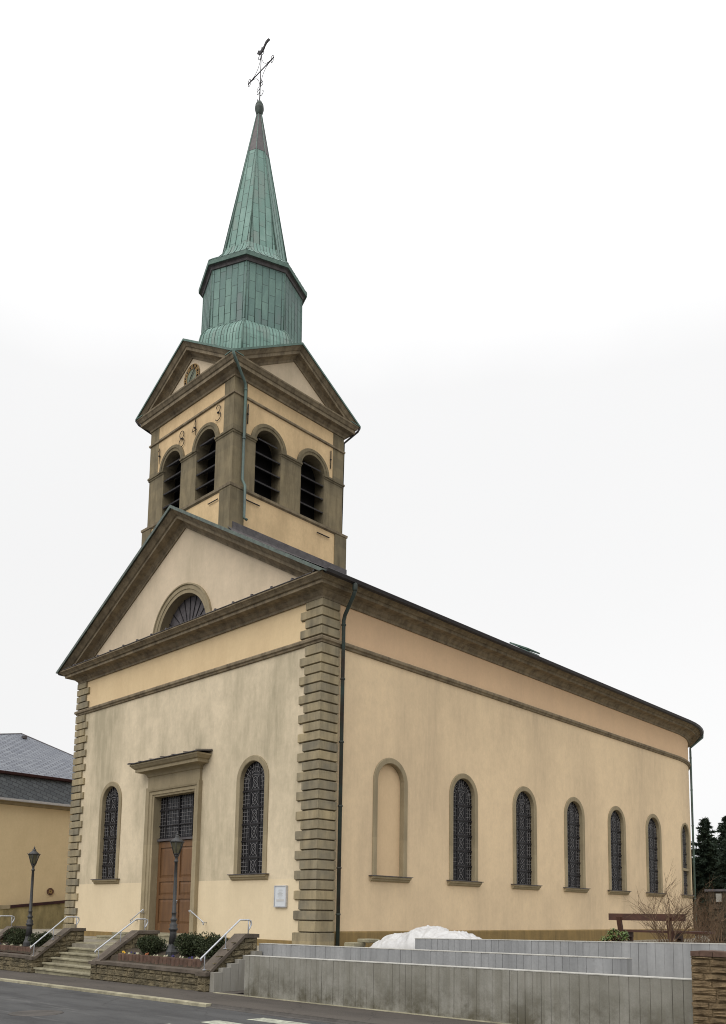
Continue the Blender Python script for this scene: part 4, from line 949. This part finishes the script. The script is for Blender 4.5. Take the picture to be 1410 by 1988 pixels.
for x, c_, lab in ((-10.13, 'violet', 'dark violet pansy at the left picture edge'), (-9.83, 'white', 'cream pansy beside a dark one at the left picture edge'), (-9.24, 'white', 'yellowish-white pansy below the left round shrub'), (-8.58, 'white', 'cream pansy left of the far lamp base'), (-7.8, 'white', 'cream pansy right of the far lamp, by the handrail')):
    pansy(x, -4.88, -.28, c_, lab)
# shrubs
def leafball(name, c, rx, ry, rz_, n, mat, label, cat, grp=None, ls=.035, top=None):
    e0 = empty(name, c, label, cat, grp); mb = MB()
    lumps = [(Vector((random.uniform(-.5, .5)*rx, random.uniform(-.5, .5)*ry, random.uniform(.25, .75)*rz_)), random.uniform(.45, .7)) for _ in range(9)]
    for i in range(n):
        lc, lr = random.choice(lumps)
        d = Vector((random.gauss(0, 1), random.gauss(0, 1), random.gauss(0, 1))).normalized()*lr*(random.random()**.25)
        p = lc+Vector((d.x*rx, d.y*ry, d.z*rz_*.8))
        if p.z < -.02: continue
        dirv = (d+Vector((random.gauss(0, .5), random.gauss(0, .5), random.gauss(.3, .5)))).normalized(); s_ = random.uniform(.6, 1.3)*ls
        sd_ = dirv.cross(Vector((random.gauss(0, 1), random.gauss(0, 1), random.gauss(0, 1)))).normalized()*s_*.4
        mb.face([p-dirv*s_*.3, p+sd_+dirv*s_*.3, p+dirv*s_*1.3, p-sd_+dirv*s_*.3])
    mb.build('foliage', mat, e0, fix=False)
    mb = MB()
    for i in range(7):
        t = random.uniform(0, 6.28); mb.tube([(0, 0, -.05), (.2*rx*math.cos(t), .2*ry*math.sin(t), rz_*.4), (.5*rx*math.cos(t), .5*ry*math.sin(t), rz_*.9)], [.018, .012, .004], 5)
    mb.build('stem', 'bark', e0)
    return e0
leafball('round_shrub', (-1.37, -4.6, -.17), .62, .45, .42, 5200, 'leaf_d', 'dark round shrub left of the door lamp', 'shrub', 'dark clipped shrubs')
leafball('round_shrub', (.30, -4.55, -.17), .52, .42, .47, 5200, 'leaf_d', 'dark round shrub directly right of the door lamp', 'shrub', 'dark clipped shrubs')
leafball('round_shrub', (1.22, -4.5, -.14), .62, .45, .50, 5200, 'leaf_d', 'dark shrub behind the handrail nearest the corner', 'shrub', 'dark clipped shrubs')
leafball('round_shrub', (-9.35, -4.6, -.22), .62, .4, .48, 5200, 'leaf_d', 'dark round shrub left of the far lamp', 'shrub', 'dark clipped shrubs')
leafball('round_shrub', (-7.75, -4.6, -.22), .58, .4, .42, 5200, 'leaf_d', 'dark shrub right of the far lamp, behind the handrail', 'shrub', 'dark clipped shrubs')
leafball('round_shrub', (-10.2, -4.5, -.22), .4, .4, .5, 3500, 'leaf_d', 'dark shrub at the left picture edge behind the pansies', 'shrub', 'dark clipped shrubs')
# ------------------------------------------------------------------ street lamps
def lamp(x, y, z, H, label):
    e0 = empty('street_lamp', (x, y, z), label, 'street lamp', 'old style street lamps'); k = H/3.06
    mb = MB(); mb.lathe((0, 0, -.1), [(.17, 0), (.17, .12), (.155, .14), (.13, .2), (.10, .34)], 8, False)
    mb.lathe((0, 0, 0), [(.105, .2), (.085, .50), (.085, .54), (.115, .56), (.12, .60), (.09, .63), (.105, .69), (.075, .73), (.065, .78), (.085, .81), (.085, .84), (.055, .87), (.055, .97), (.065, .98), (.065, 1.01), (.05, 1.03), (.042, 1.9), (.038, 2.28), (.055, 2.29), (.055, 2.32), (.038, 2.34), (.036, 2.42), (.06, 2.44), (.045, 2.47), (.02, 2.5)], 16)
    mb.build('post', 'castiron', e0)
    mb = MB(); n = 6
    def ringp(r_, z_): return [(r_*math.cos(math.pi/3*j+.3), r_*math.sin(math.pi/3*j+.3), z_) for j in range(n)]
    for j in range(n):
        a_, b_ = ringp(.075, 2.50)[j], ringp(.172, 2.80)[j]; mb.tube([a_, b_], .010, 5)
        mb.tube([ringp(.172, 2.80)[j], ringp(.172, 2.80)[(j+1) % n]], .011, 5); mb.tube([ringp(.075, 2.5)[j], ringp(.075, 2.5)[(j+1) % n]], .011, 5)
        mb.tube([ringp(.04, 2.42)[j], a_], .009, 5)
        c_, d_ = ringp(.172, 2.80)[j], ringp(.215, 2.835)[j]; mb.tube([c_, d_], [.012, .004], 5)
    mb.lathe((0, 0, 0), [(.18, 2.80), (.185, 2.815), (.12, 2.87), (.07, 2.91), (.055, 2.93), (.065, 2.95), (.05, 2.97), (.022, 2.985), (.022, 3.0), (.035, 3.01), (.02, 3.03), (.008, 3.05), (.003, 3.09)], 12, True, .3)
    mb.build('lantern_frame', 'castiron', e0)
    mb = MB(); mb.loft([ringp(.07, 2.505), ringp(.165, 2.80)], True, True, False); mb.build('lantern_glass', 'lampglass', e0)
    e0.scale = (k, k, k); return e0
lamp(-.44, -4.6, -.10, 3.12, 'cast iron lantern post standing in front of the church door')
lamp(-8.35, -4.78, -.12, 3.10, 'cast iron lantern post at the left, in front of the house wall')
# ------------------------------------------------------------------ concrete walls
def palisade(name, x0, x1, y, z0f, z1f, mat, label, grp='palisade concrete retaining walls', pitch=.158, th=.18, stepx=None):
    mb = MB(); x = x0
    while x < x1-.02:
        v = min(x+pitch*random.uniform(.9, 1.12), x1); dy = random.uniform(-.004, .004)
        zt0, zt1 = z1f(x), z1f(v); g = random.choice((.0006, .001, .0024)); c_ = random.choice((.003, .005, .007))
        r_ = []
        for z in (None, 'm', 1):
            pass
        pl = [(x+g, y+th), (x+g, y+dy+c_), (x+g+c_, y+dy), (v-g-c_, y+dy), (v-g, y+dy+c_), (v-g, y+th)]
        mb.loft([[(a_, b_, z0f(a_)-.1) for a_, b_ in pl], [(a_, b_, z1f(a_)) for a_, b_ in pl]], True, False, True); x = v
    mb.box((x0+.01, y+.02, z0f(x0)-.1), (x1-.01, y+th-.01, min(z1f(x0), z1f(x1))-.03))
    e0 = tag(mb.build(name, mat), label, 'wall', grp); lit_top = MB()
    lit_top.loft([[(x, y-.006, z1f(x)-.002), (x, y-.006, z1f(x)+.012), (x, y+th+.004, z1f(x)+.012), (x, y+th+.004, z1f(x)-.002)] for x in (x0-.004, x1+.004)], True, True, True)
    lit_top.build('coping', 'conc_lit_top', e0); return e0  # thin strip painting the bright sky-lit top edge, not a separate coping stone
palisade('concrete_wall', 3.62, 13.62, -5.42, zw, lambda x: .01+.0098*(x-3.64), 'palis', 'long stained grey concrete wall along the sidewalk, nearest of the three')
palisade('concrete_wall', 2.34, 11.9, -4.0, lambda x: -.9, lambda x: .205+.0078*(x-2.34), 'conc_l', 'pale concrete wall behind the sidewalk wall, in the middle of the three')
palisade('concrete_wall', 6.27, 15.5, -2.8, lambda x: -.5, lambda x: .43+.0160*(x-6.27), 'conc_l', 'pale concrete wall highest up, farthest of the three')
mb = MB()
nst = 6
for k in range(nst):
    y0 = -5.42+k*.23; zt = -.42+k*.092; mb.box((2.36, y0+.003, -1.0), (2.52, y0+.227, zt))
tag(mb.build('stepped_concrete_edge', 'conc'), 'pale concrete edge rising in small steps beside the sloping stone wall', 'wall')
mb = MB(); mb.box((3.0, -4.02, -.9), (3.02, -4.0, -.88))
# right split-stone wall
e0 = empty('split_stone_wall', (13.66, -5.6, -1), 'tan split-stone wall at the right picture edge', 'wall')
mb = MB(); T = lambda u, o_, z: (u, -o_, z)
block_face(mb, T, 0, 5, lambda u: -.2, lambda u: 1.45, .095)
T2 = lambda u, o_, z: (-o_*.5+.0, u, z)
block_face(mb, lambda u, o_, z: (-o_, u, z), 0, .4, lambda u: -.2, lambda u: 1.45, .095)
mb.build('masonry', 'brickw', e0)
mb = MB(); x = 0
while x < 5: 
    v = x+random.uniform(.12, .2); mb.box((x+.004, -.03, 1.45), (v-.004, .4, 1.52+random.uniform(-.004, .004))); x = v
mb.build('coping', 'edging', e0)
mb = MB(); mb.box((0.02, .03, -.3), (5, .38, 1.45)); mb.build('core', 'brickw', e0)
# terrace bed behind the third wall
mb = MB(); mb.loft([[(x, -2.65, -.3), (x, -2.65, z), (x, -.5, z), (x, -.5, -.3)] for x, z in ((6.4, .38), (15.5, .54))], True, True, True); tag(mb.build('terrace_bed', 'soil'), kind='structure')
mb = MB()
for i in range(9000):
    x = random.uniform(8.2, 14.5); y = random.uniform(-2.6, -.9); dens = (x-8)/6
    if random.random() > .35+dens: continue
    z = .38+.0176*(x-6.4)-.01; h = random.uniform(.03, .09)*(.6+dens*.8); d = Vector((random.gauss(0, .5), random.gauss(0, .5), 1)).normalized()*h; s_ = Vector((random.gauss(0, 1), random.gauss(0, 1), 0)).normalized()*.006
    mb.face([(x-s_.x, y-s_.y, z), (x+s_.x, y+s_.y, z), (x+d.x, y+d.y, z+d.z)])
tag(mb.build('ground_cover', 'dry', fix=False), kind='stuff')
# ------------------------------------------------------------------ bench
bn = empty('bench', (10.62, -.75, .35), 'red-brown wooden bench seen from behind, against the side wall', 'bench', rz=R(-3))
mb = MB(); mb.box((-.78, .0, .55), (.90, .045, .69)); mb.build('backrest', 'redwood', bn)
for x in (-.52, .58):
    mb = MB(); mb.loft([[(x-.045, -.05+dy, z), (x+.045, -.05+dy, z), (x+.045, .02+dy, z), (x-.045, .02+dy, z)] for z, dy in ((-.1, .10), (.30, .06), (.62, -.022))], True, True, True); mb.build('leg', 'redwood', bn)
mb = MB(); mb.box((-.70, .10, .31), (1.3, .28, .355)); mb.box((-.70, .30, .31), (1.3, .48, .355)); mb.build('seat', 'redwood', bn)
mb = MB()
for x in (-.52, .58): mb.box((x-.05, .05, .20), (x+.05, .46, .31)); mb.box((x-.05, .38, -.1), (x+.05, .45, .2))
mb.build('seat_support', 'redwood', bn)
# ------------------------------------------------------------------ tarp-covered pile, stone slabs
def tarp():
    mb = MB(); nx, ny = 150, 60; rows = []
    from mathutils import noise as mn
    def hh(x):
        pts = [(3.95, .0), (4.05, .2), (4.25, .42), (4.5, .52), (4.85, .55), (5.1, .62), (5.45, .74), (5.85, .71), (6.2, .62), (6.5, .63), (6.8, .50), (7.05, .39), (7.25, .42), (7.4, .35), (7.6, .38), (7.8, .30), (8.0, 0)]
        for (a_, b_), (c_, d_) in zip(pts, pts[1:]):
            if a_ <= x <= c_: t = (x-a_)/(c_-a_); t = t*t*(3-2*t); return b_+(d_-b_)*t
        return 0
    for j in range(ny+1):
        v = j/ny; row = []
        for i in range(nx+1):
            x = 3.95+4.05*i/nx; y = -2.2+1.5*v; prof = max(0, math.sin(math.pi*v))**.38
            h = hh(x)*prof
            q = mn.noise(Vector((x*2.2, y*2.2, 1)))*.05-abs(mn.noise(Vector((x*3.5+y*3, y*4-x*2, 5))))*.10-abs(mn.noise(Vector((x*7-y*5, y*6+x*4, 8))))*.06+.04
            h = max(0, h+q*min(1, h*4)); row.append((x+mn.noise(Vector((x*3, y*3, 9)))*.04, y+mn.noise(Vector((x*3, y*3, 19)))*.06, -.06+h))
        rows.append(row)
    mb.loft(rows, smooth=True); return mb.build('tarpaulin', 'white', fix=True)
tag(tarp(), 'crumpled white plastic sheet heaped over a pile by the side wall', 'tarpaulin')
for i, (x0, x1, z0, z1, lab) in enumerate(((3.42, 3.85, -.08, .14, 'grey stone slab, left one lying lowest beside the white sheet'), (3.5, 3.85, .143, .25, 'grey stone slab in the middle of the small stack by the white sheet'), (3.66, 4.05, .253, .34, 'grey stone slab topmost in the stack touching the white sheet'))):
    mb = MB(); c_ = ((x0+x1)/2, -1.6, z0); w_ = (x1-x0)/2; h = z1-z0
    mb.loft([[(-w_+q_, -.2+q_, z), (w_-q_, -.22+q_, z), (w_-q_, .2-q_, z), (-w_+q_, .22-q_, z)] for z, q_ in ((0, .015), (.015, 0), (h-.015, 0), (h, .015))], True, True, True)
    o = mb.build('stone_slab', 'step', loc=(x0+w_, -2.35+.3*i, z0)); tag(o, lab, 'stone slab', 'stone slabs beside the sheet')
# ------------------------------------------------------------------ bushes and trees at right
def twigbush(c, h, spread, n, label, mat='twig', name='bare_shrub', r0=.012, seed=1, depth=3, cat='shrub', grp='bare winter shrubs'):
    rnd = random.Random(seed); mb = MB()
    def grow(p, d, L, r_, lv):
        pts = [p]; q = p; dd = d
        for i in range(3):
            dd = (dd+Vector((rnd.gauss(0, .13), rnd.gauss(0, .13), rnd.gauss(.03, .07)))).normalized(); q = q+dd*L/3; pts.append(q)
        mb.tube(pts, [r_, r_*.8, r_*.62, r_*.42], 4)
        if lv > 0:
            for i in range(rnd.randint(2, 4)):
                k = rnd.choice((1, 2, 3, 3)); nd = (dd+Vector((rnd.gauss(0, .45), rnd.gauss(0, .45), rnd.gauss(.1, .3)))).normalized(); grow(pts[k], nd, L*rnd.uniform(.5, .8), r_*.55, lv-1)
    for i in range(n):
        t = rnd.uniform(0, 6.28); a_ = rnd.uniform(.05, 1)*spread; grow(Vector((.06*math.cos(t), .06*math.sin(t), 0)), Vector((math.cos(t)*a_, math.sin(t)*a_, 1)).normalized(), h*rnd.uniform(.4, .62), r0, depth)
    o = mb.build(name, mat, loc=c, fix=False); return tag(o, label, cat, grp)
twigbush((11.42, -1.3, .45), 1.25, .72, 9, 'leafless reddish-brown shrub in front of the bench', seed=3)
twigbush((12.3, -1.1, .45), .9, .9, 12, 'lower leafless shrub right of the bench end', seed=8, r0=.009)
twigbush((10.1, 2.6, -.05), 1.35, .7, 16, 'tangled brown shrub climbing before the stone pillar', seed=11, r0=.01)
twigbush((9.7, 4.6, .0), 1.3, .8, 20, 'dense brown twigs hanging before the stone pillar', seed=21, r0=.01)
twigbush((9.0, 4.0, -.05), 1.5, .6, 16, 'tangled brown shrub between church corner and stone pillar', seed=12, r0=.01)
def rhodo(c, label):
    e0 = empty('rhododendron', c, label, 'shrub'); mb = MB(); st_ = MB()
    for i in range(26):
        t = random.uniform(0, 6.28); r_ = random.uniform(.05, .3); h = random.uniform(.08, .27)*(1.2-r_); p = Vector((r_*math.cos(t), r_*.7*math.sin(t), h)); st_.tube([(0, 0, -.02), p*.6, p], [.008, .006, .004], 4)
        for j in range(9):
            a_ = 2*math.pi*j/9+random.uniform(-.2, .2); d = Vector((math.cos(a_), math.sin(a_), random.uniform(-.7, .5))).normalized(); L = random.uniform(.07, .11); s_ = d.cross(Vector((0, 0, 1))).normalized()*.016; m_ = p+d*L*.55+Vector((0, 0, .008))
            mb.face([p, m_-s_, p+d*L+Vector((0, 0, -.02)), m_+s_])
    mb.build('foliage', 'leaf_r', e0, fix=False); st_.build('stem', 'bark', e0); return e0
rhodo((10.72, -2.1, .44), 'small green rhododendron by the left leg of the bench')
e0 = empty('stone_pillar', (9.55, 6.0, -.05), 'old stone pillar with flat cap and pale box, right of the church', 'pillar')
mb = MB(); block_face(mb, lambda u, o_, z: (u-.2, -.2-o_, z), 0, .42, lambda u: -.1, lambda u: 1.74, .16); block_face(mb, lambda u, o_, z: (.22+o_, u-.2, z), 0, .42, lambda u: -.1, lambda u: 1.74, .16); mb.box((-.19, -.19, -.1), (.21, .22, 1.74)); mb.build('shaft', 'ashlar_d', e0)
mb = MB(); mb.box((-.27, -.27, 1.74), (.29, .29, 1.8)); mb.build('cap', 'lead', e0)
mb = MB(); mb.box((.04, -.28, 1.46), (.18, -.235, 1.68)); mb.build('letter_box', 'conc', e0)
def conifer(c, H, Rr, label, seed):
    rnd = random.Random(seed); e0 = empty('conifer', c, label, 'tree', 'conifers behind the churchyard')
    mb = MB(); mb.tube([(0, 0, -.2), (0, 0, H*.5), (0, 0, H)], [.2, .12, .01], 7); mb.build('trunk', 'bark', e0)
    mb = MB(); k = 0; z = .4
    while z < H-.05:
        t = 1-z/H; L0 = Rr*(t**.78)*rnd.uniform(.75, 1.15)+.05
        for j in range(max(5, int(11*t+4))):
            a_ = k*2.4+j*2*math.pi/max(5, int(11*t+4))+rnd.uniform(-.3, .3); L = L0*rnd.uniform(.6, 1.12); dr = Vector((math.cos(a_), math.sin(a_), rnd.uniform(-.12, .25)))
            m_ = max(5, int(L*18))
            for i in range(m_):
                f = (i+.5)/m_; p = Vector((0, 0, z))+dr*L*f+Vector((0, 0, -.25*L*f*f+.18*L*f**3))
                for s_ in range(6):
                    d = (dr*.6+Vector((rnd.gauss(0, .6), rnd.gauss(0, .6), rnd.gauss(.0, .45)))).normalized(); w_ = rnd.uniform(.14, .3); sv = d.cross(Vector((rnd.gauss(0, 1), rnd.gauss(0, 1), rnd.gauss(0, 1)))).normalized()*.06
                    mb.face([p-sv, p+sv, p+d*w_])
        z += .16+.08*t; k += 1
    mb.build('crown', 'leaf_c', e0, fix=False); return e0
conifer((-3.64, 38, -.1), 7.7, 2.6, 'dark conifer just right of the church apse, left one of the pair', 5)
conifer((-3.35, 41, -.1), 8.1, 2.9, 'dark conifer at the right picture edge, taller one of the pair', 6)
conifer((-1.5, 37, -.1), 6.6, 2.6, 'lower dark conifer at the right picture edge, in front of the pair', 9)
conifer((-4.7, 37, -.1), 6.7, 2.4, 'dark conifer touching the church apse at its right side', 14)
conifer((-2.2, 44, -.1), 7.6, 2.8, 'dark conifer between and behind the pair', 15)
conifer((-6.4, 45, -.1), 6.6, 2.6, 'dark conifer farthest back, mostly hidden by the church apse', 10)
# ------------------------------------------------------------------ neighbouring house at left
hs_ = empty('house', (-26, 4, 0), 'ochre plastered house with grey slate mansard roof at the left edge', 'house')
Y0, Y1 = -9.0, 10.5; ox, oy = -26, 4
L_ = lambda x, y, z: (x-ox, y-oy, z)
mb = MB(); mb.loft([[L_(-26, Y0, z), L_(-26, Y1, z), L_(-40, Y1, z), L_(-40, Y0, z)] for z in (-.5, 6.8)], True, False, True); mb.build('wall', 'pl_house', hs_)
mb = MB()
def ringh(o_, z): return [L_(-26+o_, Y0-o_, z), L_(-26+o_, Y1+o_, z), L_(-40-o_, Y1+o_, z), L_(-40-o_, Y0-o_, z)]
mb.loft([ringh(.0, 6.42), ringh(.06, 6.45), ringh(.1, 6.55), ringh(.28, 6.6)], True); mb.build('eave_moulding', 'stone_l', hs_)
mb = MB(); mb.loft([ringh(.28, 6.60), ringh(.38, 6.62), ringh(.40, 6.73), ringh(.34, 6.74), ringh(.30, 6.66)], True); mb.build('gutter', 'steel', hs_)
mb = MB(); A, B = ringh(.26, 6.70), ringh(-.25, 8.12)
for i in range(4):
    j = (i+1) % 4; L = (Vector(A[j])-Vector(A[i])).length; mb.face([A[i], A[j], B[j], B[i]], [(0, 0), (L, 0), (L-.5, 1.5), (.5, 1.5)])
mb.build('mansard', 'slate_l', hs_)
mb = MB(); mb.loft([ringh(-.26, 8.05), ringh(-.05, 8.08), ringh(-.02, 8.2), ringh(-.1, 8.24)], True); mb.build('mansard_edge', 'redcope', hs_)
A = ringh(-.06, 8.22); ap = L_(-32.2, 4.9, 11.62); ap2 = L_(-34.5, 4.9, 11.62)
mb = MB(); L = 19
mb.face([A[0], A[1], ap], [(0, 0), (L, 0), (L*.72, 7.0)]); mb.face([A[1], A[2], ap2, ap], [(0, 0), (14, 0), (8, 7), (6, 7)]); mb.face([A[2], A[3], ap2], [(0, 0), (L, 0), (L/2, 7)]); mb.face([A[3], A[0], ap, ap2], [(0, 0), (14, 0), (8, 7), (6, 7)])
rf = mb.build('roof', 'slate_u', hs_)
mb = MB(); v_ = Vector(ap)+(Vector(A[0])+Vector(A[1])-2*Vector(ap))*.06+Vector((.0, .35, .12)); mb.box((v_.x-.1, v_.y-.12, v_.z-.15), (v_.x+.15, v_.y+.12, v_.z+.02)); mb.build('roof_vent', 'lead', rf)
mb = MB(); mb.tube([A[1], ap], .05, 6); mb.tube([A[0], ap], .05, 6); mb.build('hip_edge', 'lead', rf)
# wall plate
mb = MB(); mb.loft([[(dx, .19*math.cos(t), .19*math.sin(t)) for t in [2*math.pi*i/24 for i in range(24)]] for dx in (0, .05)], True, True, True)
sg = mb.build('wall_disc', 'redwood', loc=(-25.98, 4.33, 1.92)); tag(sg, 'small round red disc with pale cross marks on the ochre house wall', 'wall disc')
mb = MB()
for a_ in (45, -45, 0, 90):
    d = Vector((0, math.cos(R(a_)), math.sin(R(a_)))); n_ = Vector((0, -d.z, d.y)); mb.obox((.054, 0, 0), d*(.15 if abs(a_) == 45 else .1), n_*.018, (.004, 0, 0))
mb.build('cross_marks', 'gold', sg)
gw = empty('garden_wall', (-25.6, 1.8, 0), 'stained plaster garden wall with dark red sloping coping below the house', 'wall')
mb = MB(); ys = [-1.0, 1.75, 2.1, 9]; zf = lambda y: 1.09+.108*(y-2.1) if y > 1.9 else 1.22
mb.loft([[(0, y-1.8, -.6), (0, y-1.8, 1.02+.108*(y-2.1)), (-.3, y-1.8, 1.02+.108*(y-2.1))] for y in (-3, 9)]); mb.build('masonry', 'stainwall', gw)
mb = MB(); mb.loft([[(.05, y-1.8, 1.0+.108*(y-2.1)), (.05, y-1.8, 1.14+.108*(y-2.1)), (-.35, y-1.8, 1.14+.108*(y-2.1)), (-.35, y-1.8, 1.0+.108*(y-2.1))] for y in (2.05, 9)], True, True, True); mb.build('coping', 'redcope', gw)
mb = MB(); mb.loft([[(.03, y-1.8, .98+.108*(y-2.1)), (.03, y-1.8, z), (-.35, y-1.8, z), (-.35, y-1.8, .98+.108*(y-2.1))] for y, z in ((-3, .92), (1.4, 1.13), (2.04, 1.14))], True, True, True); mb.build('coping', 'stone_l', gw)
